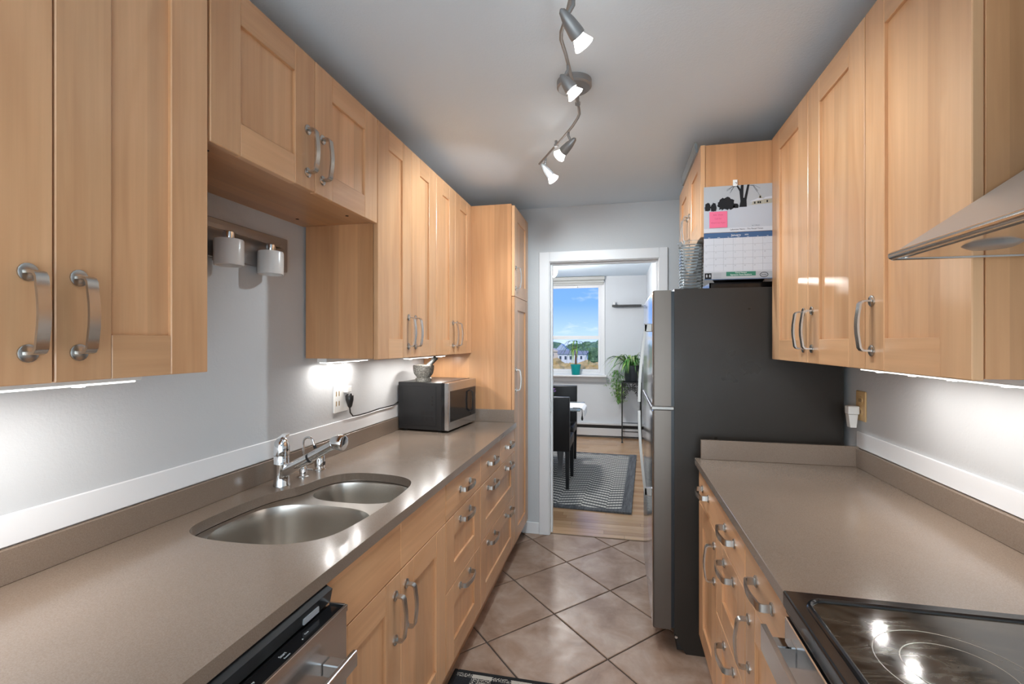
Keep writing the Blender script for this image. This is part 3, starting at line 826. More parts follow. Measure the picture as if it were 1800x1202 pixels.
# ------------------------------------------------------------------ range hood
hd = thing('range_hood', (0.73, 0.65, 1.57), 'slanted stainless range hood at the frame edge above the stove', 'range hood')
HY0, HY1 = 0.27, 1.028
b = B().poly_prism([(0.502, 1.578), (0.506, 1.590), (0.74, 1.752), (0.80, 1.83), (XR - 0.002, 1.90), (XR - 0.002, 1.578)], 1, HY0, HY1)
mk('canopy', b, 'steel_satin', hd)
mk('front_lip', B().tube([(0.5005, HY0, 1.582), (0.5005, HY1, 1.582)], 0.0075, 10), 'steel_polished', hd, True)
mk('side_lip', B().tube([(0.5005, HY1, 1.578), (XR - 0.004, HY1, 1.578)], 0.005, 10), 'steel_polished', hd, True)
mk('chimney', B().box(0.80, XR - 0.002, 0.53, 0.77, 1.82, ZC - 0.001, 0.002), 'steel_polished', hd)
mk('underside_panel', B().box(0.515, XR - 0.01, HY0 + 0.012, HY1 - 0.012, 1.5755, 1.578), 'steel_polished', hd)
mk('grease_filter', B().box(0.60, 0.92, 0.42, 0.80, 1.571, 1.5755, 0.001), 'satin_grey_metal', hd)
for yy in (0.40, 0.90):
    mk('hood_lamp', B().lathe([(0, 0.0), (0.026, 0.0), (0.032, 0.003), (0.036, 0.006), (0, 0.006)], (0.575, yy, 1.5695), 24), 'steel_light_plate', hd, True)

# ------------------------------------------------------------------ refrigerator
rf = thing('refrigerator', (0.60, 2.67, 0), 'dark-sided refrigerator with two stainless doors beside the doorway', 'refrigerator')
FY0, FY1, FT = 2.296, 3.085, 1.665
b = B().poly_prism([(0.250, 0.10), (0.250, FT), (0.938, FT), (0.938, 0.0), (0.30, 0.0), (0.262, 0.06)], 1, FY0, FY1)
mk('body', b, 'fridge_side', rf)
mk('gasket', B().box(0.236, 0.250, FY0 + 0.006, FY1 - 0.006, 0.11, FT - 0.01), 'fridge_trim', rf)
def fdoor(z0, z1):
    b = B().box(0.153, 0.236, FY0, FY1, z0, z1)
    es = [e for e in b.bm.edges if all(v.co.x < 0.16 for v in e.verts)]
    bmesh.ops.bevel(b.bm, geom=es, offset=0.012, segments=4, affect='EDGES', profile=0.5)
    o = mk('door', b, 'steel_upright', rf, True)
    o.data.materials.append(M['door_edge_paint'])
    for p_ in o.data.polygons:
        if abs(p_.normal.y) > 0.8: p_.material_index = 1
    return o
fz = fdoor(1.128, FT - 0.005); fd_ = fdoor(0.105, 1.108)
def fhandle(par, zb, ze):
    n = 10; yb = FY0 + 0.055; path = []
    for k in range(n + 1):
        t = k / n; z = zb + (ze - zb) * t
        path.append((0.126 - 0.030 * math.sin(t * PI / 2) , yb, z))
    mk('handle', B().tube(path, 0, flat=(0.026, 0.012, (0, 1, 0))), 'handle_dark_steel', par)
    s_ = 1 if ze > zb else -1
    mk('handle_bracket', B().box(0.120, 0.154, yb - 0.013, yb + 0.013, zb - 0.030 * (s_ < 0) - 0.004, zb + 0.030 * (s_ > 0) + 0.004, 0.002), 'handle_dark_steel', par)
fhandle(fz, 1.505, 1.140); fhandle(fd_, 0.700, 1.098)
mk('hinge_strip', B().box(0.148, 0.250, FY0 - 0.002, FY1, 1.1095, 1.1265, 0.003), 'handle_dark_steel', rf)
mk('kick_grille', B().box(0.262, 0.30, FY0 + 0.01, FY1 - 0.01, 0.012, 0.095), 'black_plastic', rf)
mk('leveling_screw', B().lathe([(0, 0), (0.006, 0), (0.006, 0.004), (0, 0.004)], (0.258, FY0 - 0.001, 0.075), 10, (0, -1, 0)), 'chrome', rf)

# ------------------------------------------------------------------ under-cabinet lights
def strip(x0, x1, y0, y1, zt, leds, label, power):
    o = thing('under_cabinet_light', ((x0 + x1) / 2, (y0 + y1) / 2, zt - 0.026), label, 'light', 'under-cabinet lights')
    mk('housing', B().box(x0, x1, y0, y1, zt - 0.018, zt, 0.002), 'white_plastic', o)
    df = mk('diffuser', B().box(x0 + 0.004, x1 - 0.004, y0 + 0.01, y1 - 0.01, zt - 0.022, zt - 0.018, 0.002), 'led_diffuser', o)
    for yy in leds:
        mk('led', B().lathe([(0, 0), (0.011, 0), (0.010, -0.0022), (0, -0.0028)], ((x0 + x1) / 2, yy, zt - 0.0221), 16), 'led_lens', df)
        lt = light('under_cabinet_lamp', 'AREA', (0, 0, 0), power / len(leds), (1.0, 0.97, 0.93), (0, 0, 0), shape='DISK', size=0.022)
        lt.parent = o; lt.location = Vector(((x0 + x1) / 2, yy, zt - 0.0265)) - ORG[o.name]
    return o
zs = ZU0 + 0.003
strip(-1.075, -1.035, 0.36, 0.86, zs, (0.42, 0.58, 0.745), 'white light bar under the large wall cabinet closest to the camera', 2.4)
strip(-1.225, -1.180, 1.765, 2.12, zs, (1.82, 1.93, 2.04), 'white light bar on the wall side above the outlet', 0.85)
strip(-1.10, -1.06, 2.30, 2.86, zs, (2.36, 2.58, 2.80), 'white light bar above the mortar and microwave', 2.8)
strip(0.775, 0.815, 1.12, 1.80, zs - 0.004, (1.20, 1.37, 1.53, 1.70), 'long white light bar under the cabinets by the stove', 2.3)

# ------------------------------------------------------------------ ceiling spotlight rail
tr = thing('spotlight_rail', (-0.165, 1.85, ZC), 'curved grey ceiling spotlight rail with four lit spots', 'ceiling light')
mk('canopy', B().lathe([(0, 0), (0.066, 0), (0.066, -0.022), (0.060, -0.028), (0, -0.030)], (-0.165, 1.835, ZC), 32), 'satin_grey_metal', tr, True)
RZ = 2.335
R0 = [(-0.098, 1.14), (-0.118, 1.25), (-0.142, 1.34), (-0.164, 1.405), (-0.169, 1.44), (-0.163, 1.52), (-0.160, 1.60), (-0.156, 1.70), (-0.153, 1.80), (-0.151, 1.88), (-0.152, 1.925), (-0.162, 1.96), (-0.190, 2.03), (-0.24, 2.13), (-0.32, 2.28), (-0.395, 2.42)]
mk('rail', B().tube([(x, y, RZ) for x, y in R0], 0.0055, 10), 'satin_grey_metal', tr, True)
for px, py, zt_ in ((-0.152, 1.84, ZC - 0.001), (-0.282, 2.21, RZ + 0.022)):
    mk('post', B().tube([(px, py, RZ), (px, py, zt_)], 0.006, 10), 'satin_grey_metal', tr, True)
    mk('post_cap', B().lathe([(0, 0), (0.010, 0), (0.010, 0.010), (0, 0.012)], (px, py, RZ - 0.006), 12), 'satin_grey_metal', tr, True)
heads = [((-0.117, 1.275), (-0.150, 1.265, 2.305), (-0.100, 1.325, 2.250), 12),
         ((-0.162, 1.575), (-0.186, 1.570, 2.302), (-0.146, 1.588, 2.250), 13),
         ((-0.212, 2.075), (-0.180, 2.068, 2.300), (-0.250, 2.122, 2.258), 27),
         ((-0.352, 2.345), (-0.372, 2.340, 2.305), (-0.326, 2.392, 2.250), 22)]
for (px, py), tail, tip, watt in heads:
    tail, tip = Vector(tail), Vector(tip)
    mid = tail.lerp(tip, 0.30); d = (tip - tail).normalized(); ln = (tip - tail).length + 0.012
    hd_ = mk('spot_head', B().lathe([(0.002, 0), (0.009, 0.006), (0.0175, ln * 0.35), (0.0215, ln * 0.66), (0.0215, ln * 0.74), (0.019, ln * 0.74), (0.010, ln * 0.5), (0, ln * 0.5)], tail, 20, d), 'satin_grey_metal', tr, True)
    mk('swivel', B().tube([(px, py, RZ), (px, py, RZ - 0.018), tuple(mid + Vector((0, 0, 0.006)))], 0.0055, 10), 'satin_grey_metal', hd_, True)
    mk('bulb', B().lathe([(0.014, ln * 0.70), (0.0175, ln * 0.80), (0.0225, ln * 0.90), (0.0285, ln * 1.02), (0.026, ln * 1.045), (0, ln * 1.05)], tail, 20, d), 'lamp_lens', hd_, True)
    lp = light('spot_lamp', 'SPOT', (0, 0, 0), watt, (0.84, 0.94, 1.0), (0, 0, 0), spot_size=math.radians(152), spot_blend=0.5, shadow_soft_size=0.02)
    lp.parent = tr
    lp.location = tail + d * (ln * 1.05 + 0.023) - ORG[tr.name]
    d = (d + Vector((0, 0, -0.70))).normalized()
    lp.rotation_euler = d.to_track_quat('-Z', 'Y').to_euler()

# ------------------------------------------------------------------ vanity lamp over the sink
vl = thing('vanity_lamp', (-1.255, 1.31, 1.66), 'brushed nickel three-shade vanity lamp on the wall above the sink', 'wall lamp')
mk('back_plate', B().box(XL, XL + 0.016, 1.005, 1.612, 1.690, 1.815, 0.002), 'steel_light_plate', vl)
ap = [(-1.232 + 0.030 * math.sin(PI * k / 12), 1.03 + 0.545 * k / 12, 1.778) for k in range(13)]
mk('arched_bar', B().tube(ap, 0, flat=(0.014, 0.004, (0, 0, 1))), 'steel_light_plate', vl)
for yy in (1.06, 1.55):
    mk('bar_stud', B().lathe([(0, 0), (0.008, 0), (0.008, 0.024), (0, 0.026)], (XL + 0.014, yy, 1.778), 12, (1, 0, 0)), 'steel_light_plate', vl, True)
for k, yy in enumerate((1.080, 1.276, 1.478)):
    sx = -1.232 + 0.030 * math.sin(PI * (yy - 1.03) / 0.545) + 0.004
    sh = mk('shade', B().lathe([(0.0, 1.746), (0.012, 1.746), (0.041, 1.744), (0.043, 1.740), (0.043, 1.664), (0.040, 1.662), (0.0385, 1.664), (0.0385, 1.738), (0, 1.740)], (sx, yy, 0), 28), 'white_glass', vl, True)
    mk('socket', B().lathe([(0.0155, 1.746), (0.0165, 1.750), (0.0165, 1.768), (0.012, 1.772), (0, 1.774)], (sx, yy, 0), 18), 'chrome', sh, True)

# ------------------------------------------------------------------ outlets
o_ = thing('wall_outlet', (XL, 2.0, 1.10), 'white double outlet plate by the faucet with the microwave plugged in', 'outlet')
mk('plate', B().box(XL, XL + 0.006, 1.935, 2.052, 1.098, 1.226, 0.0025), 'white_plastic', o_)
for zz in (1.140, 1.185):
    for dy in (-0.011, 0.011):
        mk('socket_slot', B().box(XL + 0.0055, XL + 0.0068, 1.965 + dy - 0.0028, 1.965 + dy + 0.0028, zz - 0.011, zz + 0.011), 'brass', o_)
mk('switch_block', B().box(XL + 0.006, XL + 0.030, 2.008, 2.044, 1.186, 1.216, 0.003), 'white_plastic', o_)
pw_ = thing('power_cord', (XL + 0.02, 2.03, 1.06), 'black power cord running from the outlet to the microwave', 'power cord')
b = B().lathe([(0, 0), (0.012, 0), (0.019, 0.010), (0.018, 0.030), (0.010, 0.060), (0.006, 0.066), (0, 0.066)], (XL + 0.026, 2.03, 1.180), 14, (0.02, 0.03, -1))
mk('plug', b, 'black_plastic', pw_, True)
cp_ = [(XL + 0.026, 2.032, 1.116), (XL + 0.024, 2.040, 1.090), (XL + 0.020, 2.070, 1.068), (XL + 0.018, 2.13, 1.0640), (XL + 0.018, 2.22, 1.0640), (XL + 0.018, 2.33, 1.068), (XL + 0.018, 2.40, 1.066), (XL + 0.019, 2.50, 1.066), (XL + 0.012, 2.545, 1.072), (XL + 0.008, 2.59, 1.074)]
mk('cord', B().tube(cp_, 0.0035, 8), 'black_plastic', pw_, True)
o_ = thing('wall_outlet', (XR, 2.19, 1.10), 'almond outlet plate by the refrigerator with a white plug', 'outlet')
mk('plate', B().box(XR - 0.006, XR, 2.155, 2.232, 1.103, 1.224, 0.0025), 'almond_plastic', o_)
for zz in (1.140, 1.186):
    mk('receptacle', B().lathe([(0, 0), (0.017, 0), (0.0165, 0.002), (0, 0.002)], (XR - 0.006, 2.193, zz), 18, (-1, 0, 0)), 'almond_plastic', o_)
    for dy in (-0.006, 0.006):
        mk('socket_slot', B().box(XR - 0.0088, XR - 0.0078, 2.193 + dy - 0.0012, 2.193 + dy + 0.0012, zz - 0.006, zz + 0.007), 'dark_gap', o_)
ad = thing('plug_adapter', (XR - 0.03, 2.20, 1.07), 'white plug adapter hanging from the almond outlet', 'plug')
mk('block', B().box(XR - 0.050, XR - 0.0095, 2.190, 2.226, 1.128, 1.162, 0.003), 'white_plastic', ad)
b = B().poly_prism([(XR - 0.048, 1.127), (XR - 0.014, 1.127), (XR - 0.020, 1.075), (XR - 0.042, 1.075)], 1, 2.194, 2.222)
mk('strain_relief', b, 'white_plastic', ad)

# ------------------------------------------------------------------ microwave
mw = thing('microwave', (-1.063, 2.735, ZK), 'black microwave with a stainless door on the far end of the sink counter', 'microwave', org=(0, 0, 0))
mw.rotation_euler = (0, 0, math.radians(-6))
hw, hd2 = 0.198, 0.160      # local x = depth (front +x), y = width
mk('body', B().box(-hd2, hd2 - 0.042, -hw, hw, 0.010, 0.280, 0.003), 'black_plastic', mw)
mk('side_pressing', B().box(-hd2 + 0.03, hd2 - 0.075, -hw - 0.0015, -hw, 0.035, 0.258, 0.0012), 'black_plastic', mw)
b = B()
for r_ in range(2):
    for k in range(9):
        xx = hd2 - 0.165 + k * 0.0085
        b.box(xx, xx + 0.0035, -hw - 0.0019, -hw - 0.0010, 0.062 + r_ * 0.034, 0.086 + r_ * 0.034)
for k in range(3): b.box(hd2 - 0.104, hd2 - 0.094, -hw - 0.0019, -hw - 0.0010, 0.150 + k * 0.02, 0.162 + k * 0.02)
tag(mk('side_vent', b, 'dark_gap', mw), kind='stuff')
mk('front_bezel', B().box(hd2 - 0.042, hd2 - 0.026, -hw, hw, 0.010, 0.279, 0.002), 'black_gloss', mw)
dm = mk('door', B().box(hd2 - 0.026, hd2, -hw, hw, 0.012, 0.279, 0.003), 'steel_lengthways', mw)
mk('door_window', B().box(hd2 - 0.002, hd2 + 0.0008, -hw + 0.022, hw - 0.012, 0.058, 0.232, 0.0005), 'black_gloss', dm)
mk('control_panel', B().box(hd2 - 0.002, hd2 + 0.0012, hw - 0.085, hw - 0.014, 0.062, 0.228, 0.0005), 'black_plastic', dm)
mk('handle', B().tube([(hd2, hw - 0.100, 0.215), (hd2 + 0.022, hw - 0.100, 0.205), (hd2 + 0.024, hw - 0.100, 0.150), (hd2 + 0.022, hw - 0.100, 0.095), (hd2, hw - 0.100, 0.085)], 0, flat=(0.012, 0.007, (0, 1, 0))), 'black_plastic', dm)
for sx in (-0.13, 0.09):
    for sy in (-0.165, 0.165):
        mk('foot', B().lathe([(0, 0), (0.011, 0), (0.012, 0.011), (0, 0.011)], (sx, sy, 0), 12), 'black_plastic', mw)
MT = ZK + 0.280
mo = thing('mortar', (-1.112, 2.615, MT), 'grey speckled stone mortar on top of the microwave', 'mortar')
mk('bowl', B().lathe([(0, 0), (0.046, 0), (0.046, 0.018), (0.038, 0.022), (0.040, 0.026), (0.054, 0.044), (0.060, 0.066), (0.061, 0.090), (0.058, 0.096), (0.054, 0.094), (0.050, 0.066), (0.03, 0.042), (0, 0.038)], (-1.112, 2.615, MT), 32), 'stone_grey', mo, True)
ps = thing('pestle', (-1.10, 2.63, MT + 0.05), 'dark stone pestle leaning in the mortar', 'pestle')
mk('grip', B().tube([(-1.118, 2.612, MT + 0.056), (-1.103, 2.622, MT + 0.072), (-1.075, 2.64, MT + 0.107), (-1.050, 2.656, MT + 0.139)], [0.016, 0.018, 0.013, 0.016], 14), 'pestle_stone', ps, True)

# ------------------------------------------------------------------ things on and above the refrigerator
jr = thing('glass_jar', (0.332, 2.372, FT), 'clear ribbed glass jar standing on the refrigerator corner', 'jar')
prof = [(0.0, 0.0), (0.050, 0.0), (0.054, 0.006)]
for k in range(14):
    z = 0.012 + k * 0.0142
    prof += [(0.0505, z), (0.0545, z + 0.005)]
prof += [(0.050, 0.208), (0.058, 0.216), (0.060, 0.222), (0.058, 0.224), (0.0555, 0.216), (0.0482, 0.205), (0.0482, 0.006), (0.0, 0.004)]
mk('glass', B().lathe(prof, (0.332, 2.372, FT), 36), 'jar_glass', jr, True)
sn_ = thing('baking_tray', (0.55, 2.50, FT), 'black baking tray lying on the refrigerator below the calendar', 'tray')
b = B()
b.box(0.41, 0.74, 2.35, 2.68, FT, FT + 0.006); b.box(0.41, 0.416, 2.35, 2.68, FT, FT + 0.03); b.box(0.734, 0.74, 2.35, 2.68, FT, FT + 0.03); b.box(0.41, 0.74, 2.35, 2.356, FT, FT + 0.03); b.box(0.41, 0.74, 2.674, 2.68, FT, FT + 0.03)
mk('pan', b, 'black_gloss', sn_)
bo = thing('dark_bowl', (0.57, 2.51, FT + 0.006), 'dark glossy bowl resting in the tray on the refrigerator', 'bowl')
mk('shell', B().lathe([(0, 0.0), (0.05, 0.0), (0.10, 0.03), (0.125, 0.068), (0.128, 0.072), (0.122, 0.070), (0.095, 0.034), (0.045, 0.006), (0, 0.006)], (0.57, 2.51, FT + 0.006), 32), 'black_gloss', bo, True)
ls = thing('plastic_strip', (0.37, 2.61, ZU1), 'clear plastic edging strip lying on the cabinet above the refrigerator', 'strip')
b = B().poly_prism([(0.352, 2.3045), (0.364, 2.3045), (0.358, 2.352), (0.346, 2.352)], 1, 2.36, 2.84)
mk('channel', b, 'clear_plastic', ls)

# calendar
CY = 2.268
cl = thing('calendar', (0.513, CY, 1.696), 'wall calendar open to January with a snowy farmhouse photograph', 'calendar')
cx0, cx1 = 0.372, 0.651
ph_ = mk('photo_page', B().box(cx0, cx1, CY - 0.0012, CY, 1.907, 2.112), 'paper_sky', cl)
mo_ = mk('month_page', B().box(cx0, cx1 + 0.004, CY - 0.0014, CY - 0.0002, 1.698, 1.9055), 'paper_white', cl)
def flat_poly(name, pts, mat, par, y, dy=0.0003):
    return mk(name, B().poly_prism(pts, 1, y - dy, y), mat, par)
yp = CY - 0.0012
flat_poly('printed_snow', [(cx0, 1.926), (cx0, 2.005), (0.42, 2.006), (0.48, 2.014), (0.55, 2.019), (cx1, 2.028), (cx1, 1.926)], 'paper_snow', ph_, yp)
flat_poly('printed_margin', [(cx0, 1.9075), (cx1, 1.9075), (cx1, 1.926), (cx0, 1.926)], 'paper_white', ph_, yp)
def blob(cx, cz, rx, rz, n=44):
    return [(cx + rx * math.cos(2 * PI * k / n) * random.uniform(0.82, 1.10), cz + max(-0.72, math.sin(2 * PI * k / n)) * rz * random.uniform(0.84, 1.12)) for k in range(n)]
for cx, cz, rx, rz in ((0.388, 2.020, 0.013, 0.022), (0.413, 2.018, 0.013, 0.022), (0.466, 2.030, 0.036, 0.032), (0.505, 2.020, 0.012, 0.012)):
    flat_poly('printed_bush', blob(cx, cz, rx, rz), 'paper_dark', ph_, yp - 0.0003)
flat_poly('printed_trunk', [(0.518, 2.015), (0.549, 2.015), (0.548, 2.045), (0.560, 2.1115), (0.551, 2.1115), (0.539, 2.055), (0.535, 2.055), (0.536, 2.1115), (0.525, 2.1115), (0.523, 2.095), (0.512, 2.1115), (0.505, 2.1115), (0.519, 2.085), (0.523, 2.040)], 'paper_dark', ph_, yp - 0.0004)
for a in range(9):
    x0 = random.choice((0.510, 0.555)) ; sx = -1 if x0 < 0.53 else 1
    x1 = x0 + sx * random.uniform(0.02, 0.055); z1 = 2.105 - random.uniform(0.005, 0.045)
    mk('printed_branch', B().tube([(x0, yp - 0.0005, 2.108), ((x0 + x1) / 2, yp - 0.0005, 2.108 - random.uniform(0, 0.006)), (x1, yp - 0.0005, z1)], 0.0004, 4), 'paper_dark', ph_)
flat_poly('printed_house', [(0.568, 2.022), (0.615, 2.024), (0.615, 2.045), (0.603, 2.066), (0.592, 2.045), (0.575, 2.040)], 'paper_house', ph_, yp - 0.0003)
flat_poly('printed_house', [(0.616, 2.024), (0.650, 2.026), (0.650, 2.045), (0.616, 2.043)], 'paper_house', ph_, yp - 0.0003)
flat_poly('printed_roof', [(0.560, 2.036), (0.590, 2.048), (0.594, 2.050), (0.615, 2.047), (0.615, 2.042), (0.585, 2.038)], 'paper_white', ph_, yp - 0.0006)
flat_poly('printed_roof', [(0.614, 2.044), (0.650, 2.046), (0.650, 2.056), (0.622, 2.052)], 'paper_white', ph_, yp - 0.0006)
for x0, z0 in ((0.578, 2.026), (0.592, 2.027), (0.600, 2.027), (0.600, 2.050), (0.628, 2.030)):
    flat_poly('printed_window', [(x0, z0), (x0 + 0.006, z0), (x0 + 0.006, z0 + 0.009), (x0, z0 + 0.009)], 'paper_dark', ph_, yp - 0.0006)
TR = (PI / 2, 0, 0)
text('caption', 'Lakeview News - The Retail Times', 0.0095, 'paper_dark', ph_, (0.548, yp - 0.0006, 1.918), TR)
text('caption', 'by T. Moore', 0.006, 'paper_dark', ph_, (0.585, yp - 0.0006, 1.932), TR)
ym = CY - 0.0014
flat_poly('month_band', [(cx0, 1.882), (cx1 + 0.003, 1.882), (cx1 + 0.003, 1.9055), (cx0, 1.9055)], 'paper_blue', mo_, ym)
text('month_name', 'January', 0.0135, 'print_white', mo_, (0.505, ym - 0.0006, 1.893), TR)
text('year', '2024', 0.0075, 'print_white', mo_, (0.548, ym - 0.0006, 1.8935), TR)
gx = [cx0 + 0.002 + k * (cx1 - cx0) / 7 for k in range(8)]
gz = [1.882 - k * 0.0292 for k in range(6)]
for z in gz[1:]:
    flat_poly('grid_line', [(cx0 + 0.002, z - 0.0004), (cx1, z - 0.0004), (cx1, z + 0.0004), (cx0 + 0.002, z + 0.0004)], 'paper_line', mo_, ym)
for x in gx[1:-1]:
    flat_poly('grid_line', [(x - 0.0004, gz[-1]), (x + 0.0004, gz[-1]), (x + 0.0004, gz[0]), (x - 0.0004, gz[0])], 'paper_line', mo_, ym)
for k in range(7):
    text('weekday', ('SUN', 'MON', 'TUE', 'WED', 'THU', 'FRI', 'SAT')[k], 0.0042, 'print_white', mo_, ((gx[k] + gx[k + 1]) / 2, ym - 0.0006, 1.8847), TR)
for d_ in range(1, 32):
    i_ = d_ - 1 + 3
    text('day_number', str(d_), 0.0075, 'paper_line', mo_, (gx[i_ % 7] + 0.008, ym - 0.0003, gz[i_ // 7] - 0.006), TR)
flat_poly('ad_strip', [(cx0, 1.7005), (cx1 + 0.003, 1.7005), (cx1 + 0.003, 1.732), (cx0, 1.732)], 'paper_grey', mo_, ym - 0.0001)
flat_poly('ad_panel', [(0.465, 1.713), (0.585, 1.713), (0.585, 1.732), (0.465, 1.732)], 'paper_green', mo_, ym - 0.0006)
text('ad_lettering', 'Carol Hansen', 0.0085, 'print_white', mo_, (0.525, ym - 0.0012, 1.7275), TR)
text('ad_lettering', 'Signature Team Realtors', 0.0088, 'print_white', mo_, (0.525, ym - 0.0012, 1.7185), TR)
flat_poly('ad_portrait', [(0.376, 1.702), (0.404, 1.702), (0.404, 1.728), (0.376, 1.728)], 'paper_dark', mo_, ym - 0.0006)
for cx in (0.384, 0.397): flat_poly('ad_portrait_figure', blob(cx, 1.715, 0.003, 0.008, 10), 'paper_grey', mo_, ym - 0.0010)
for k in range(3):
    flat_poly('ad_rule', [(0.412, 1.708 + k * 0.007), (0.445, 1.708 + k * 0.007), (0.445, 1.710 + k * 0.007), (0.412, 1.710 + k * 0.007)], 'paper_line', mo_, ym - 0.0006)
mk('ad_oval', B().tube([(0.618 + 0.016 * math.cos(2 * PI * k / 20), ym - 0.0008, 1.716 + 0.010 * math.sin(2 * PI * k / 20)) for k in range(21)], 0.0012, 5, caps=False), 'paper_dark', mo_)
text('ad_lettering', 'Realty', 0.0085, 'paper_dark', mo_, (0.618, ym - 0.0010, 1.716), TR)
flat_poly('bottom_band', [(0.372, 1.6985), (cx1 + 0.003, 1.6985), (cx1 + 0.003, 1.7015), (0.372, 1.7015)], 'paper_blue', mo_, ym - 0.0006)
mk('staple', B().box(0.500, 0.512, CY - 0.0026, CY - 0.0014, 1.904, 1.906), 'nickel', cl)
nt = thing('sticky_note', (0.432, yp - 0.001, 1.931), 'pink handwritten sticky note stuck on the calendar photograph', 'sticky note')
pn = mk('paper', B().box(0.395, 0.469, yp - 0.0030, yp - 0.0022, 1.928, 2.000), 'paper_pink', nt)
for z, t_ in ((1.985, 'Bills  Dues'), (1.968, 'Call for'), (1.950, 'Wed 2 to 4 pm')):
    text('handwriting', t_, 0.0095, 'ink_pink', nt, (0.431, yp - 0.0034, z), TR)
hk = thing('calendar_hook', (0.503, CY, 2.112), 'small white adhesive hook holding up the calendar', 'hook')
mk('base', B().box(0.493, 0.512, CY - 0.002, CY + 0.0035, 2.108, 2.137, 0.0015), 'white_plastic', hk)
mk('peg', B().lathe([(0, 0), (0.004, 0), (0.004, 0.006), (0, 0.008)], (0.503, CY - 0.002, 2.120), 10, (0, -1, 0)), 'chrome', hk)

# kitchen mat
mt = thing('kitchen_mat', (-0.33, 1.5, 0), 'black and cream checked mat on the tile in front of the sink', 'mat')
mk('pile', B().box(-0.672, -0.022, 1.05, 1.948, 0.0, 0.011, 0.002), 'mat_weave', mt)
b = B()
for a in ((-0.690, -0.672, 1.032, 1.966), (-0.022, -0.004, 1.032, 1.966), (-0.672, -0.022, 1.032, 1.05), (-0.672, -0.022, 1.948, 1.966)): b.box(*a, 0.0, 0.012, 0.003)
mk('binding', b, 'mat_edge', mt)

# ------------------------------------------------------------------ dining room: window wall
wd = tag(mk('window_1', B().box(WX0, WX0 + 0.03, DY + 0.01, DY + 0.10, WZ0, WZ1), 'white_trim'), 'white double-hung dining room window with blue sky beyond', 'window', kind='structure')
for a in ((WX1 - 0.022, WX1, DY + 0.01, DY + 0.10, WZ0, WZ1), (WX0 + 0.03, WX1 - 0.022, DY + 0.01, DY + 0.10, WZ1 - 0.03, WZ1), (WX0 + 0.03, WX1 - 0.022, DY + 0.01, DY + 0.10, WZ0, WZ0 + 0.025)):
    mk('frame', B().box(*a, 0.002), 'white_trim', wd)
def sash(z0, z1, yy, bot, top):
    x0, x1 = WX0 + 0.032, WX1 - 0.024
    g_ = mk('pane', B().box(x0 + 0.03, x1 - 0.03, yy + 0.012, yy + 0.016, z0 + bot - 0.005, z1 - top + 0.005), 'window_glass', wd)
    for a in ((x0, x0 + 0.036, z0, z1), (x1 - 0.030, x1, z0, z1), (x0 + 0.036, x1 - 0.030, z0, z0 + bot), (x0 + 0.036, x1 - 0.030, z1 - top, z1)):
        mk('sash_bar', B().box(a[0], a[1], yy, yy + 0.028, a[2], a[3], 0.002), 'white_trim', g_)
sash(1.478, WZ1 - 0.031, DY + 0.062, 0.040, 0.048)
sash(WZ0 + 0.026, 1.524, DY + 0.028, 0.042, 0.055)
mk('latch', B().box(-0.66, -0.61, DY + 0.02, DY + 0.062, 2.262, 2.278, 0.002), 'nickel', wd)
mk('casing', B().box(WX1, WX1 + 0.046, DY - 0.016, DY, 0.93, 2.335, 0.002), 'white_trim', wd)
mk('casing', B().box(WX0 - 0.046, WX0, DY - 0.016, DY, 0.93, 2.335, 0.002), 'white_trim', wd)
mk('sill', B().box(WX0 - 0.08, WX1 + 0.078, DY - 0.135, DY + 0.012, 0.908, 0.934, 0.004), 'white_trim', wd)
mk('apron', B().box(WX0 - 0.06, WX1 + 0.066, DY - 0.016, DY, 0.828, 0.908, 0.002), 'white_trim', wd)
rb = thing('roller_blind', (-1.0, DY - 0.03, 2.30), 'rolled-up grey blind above the dining room window', 'blind')
mk('valance', B().box(WX0 - 0.05, WX1 + 0.044, DY - 0.062, DY - 0.001, 2.362, 2.412, 0.003), 'blind_fabric', rb)
mk('roll', B().tube([(WX0 - 0.04, DY - 0.032, 2.338), (WX1 + 0.034, DY - 0.032, 2.338)], 0.024, 14), 'blind_fabric', rb, True)
mk('hem_bar', B().box(WX0 - 0.03, WX1 + 0.024, DY - 0.040, DY - 0.022, 2.290, 2.316, 0.003), 'blind_fabric', rb)
ht = thing('baseboard_heater', (-1.2, DY - 0.04, 0.0), 'long white baseboard heater under the dining room window', 'heater')
mk('back_plate', B().box(-2.6, 0.385, DY - 0.012, DY - 0.001, 0.0, 0.212), 'heater_enamel', ht)
mk('top_cover', B().box(-2.6, 0.385, DY - 0.060, DY - 0.012, 0.186, 0.212, 0.004), 'heater_enamel', ht)
mk('front_panel', B().box(-2.6, 0.385, DY - 0.068, DY - 0.062, 0.030, 0.142, 0.002), 'heater_enamel', ht)
mk('fin_core', B().box(-2.59, 0.375, DY - 0.058, DY - 0.014, 0.020, 0.180), 'dark_gap', ht)
sh_ = thing('floating_shelf', (0.118, DY - 0.06, 1.952), 'dark grey floating shelf on the dining room wall', 'shelf')
mk('board', B().box(-0.092, 0.329, DY - 0.125, DY - 0.001, 1.952, 1.976, 0.002), 'rubber_grey', sh_)
fg = thing('figurine', (-0.060, DY - 0.06, 1.976), 'tiny white figurine at the end of the floating shelf', 'figurine')
mk('bird', B().lathe([(0, 0), (0.014, 0), (0.020, 0.016), (0.012, 0.032), (0.014, 0.042), (0, 0.054)], (-0.060, DY - 0.06, 1.976), 14), 'white_plastic', fg, True)
gl_ = thing('globe_lamp', (-0.795, 5.80, ZC), 'white globe lamp on the dining room ceiling at the doorway edge', 'ceiling light')
mk('ceiling_cup', B().lathe([(0, 0), (0.05, 0), (0.046, -0.016), (0.012, -0.024), (0.012, -0.060), (0, -0.060)], (-0.795, 5.80, ZC), 20), 'nickel', gl_, True)
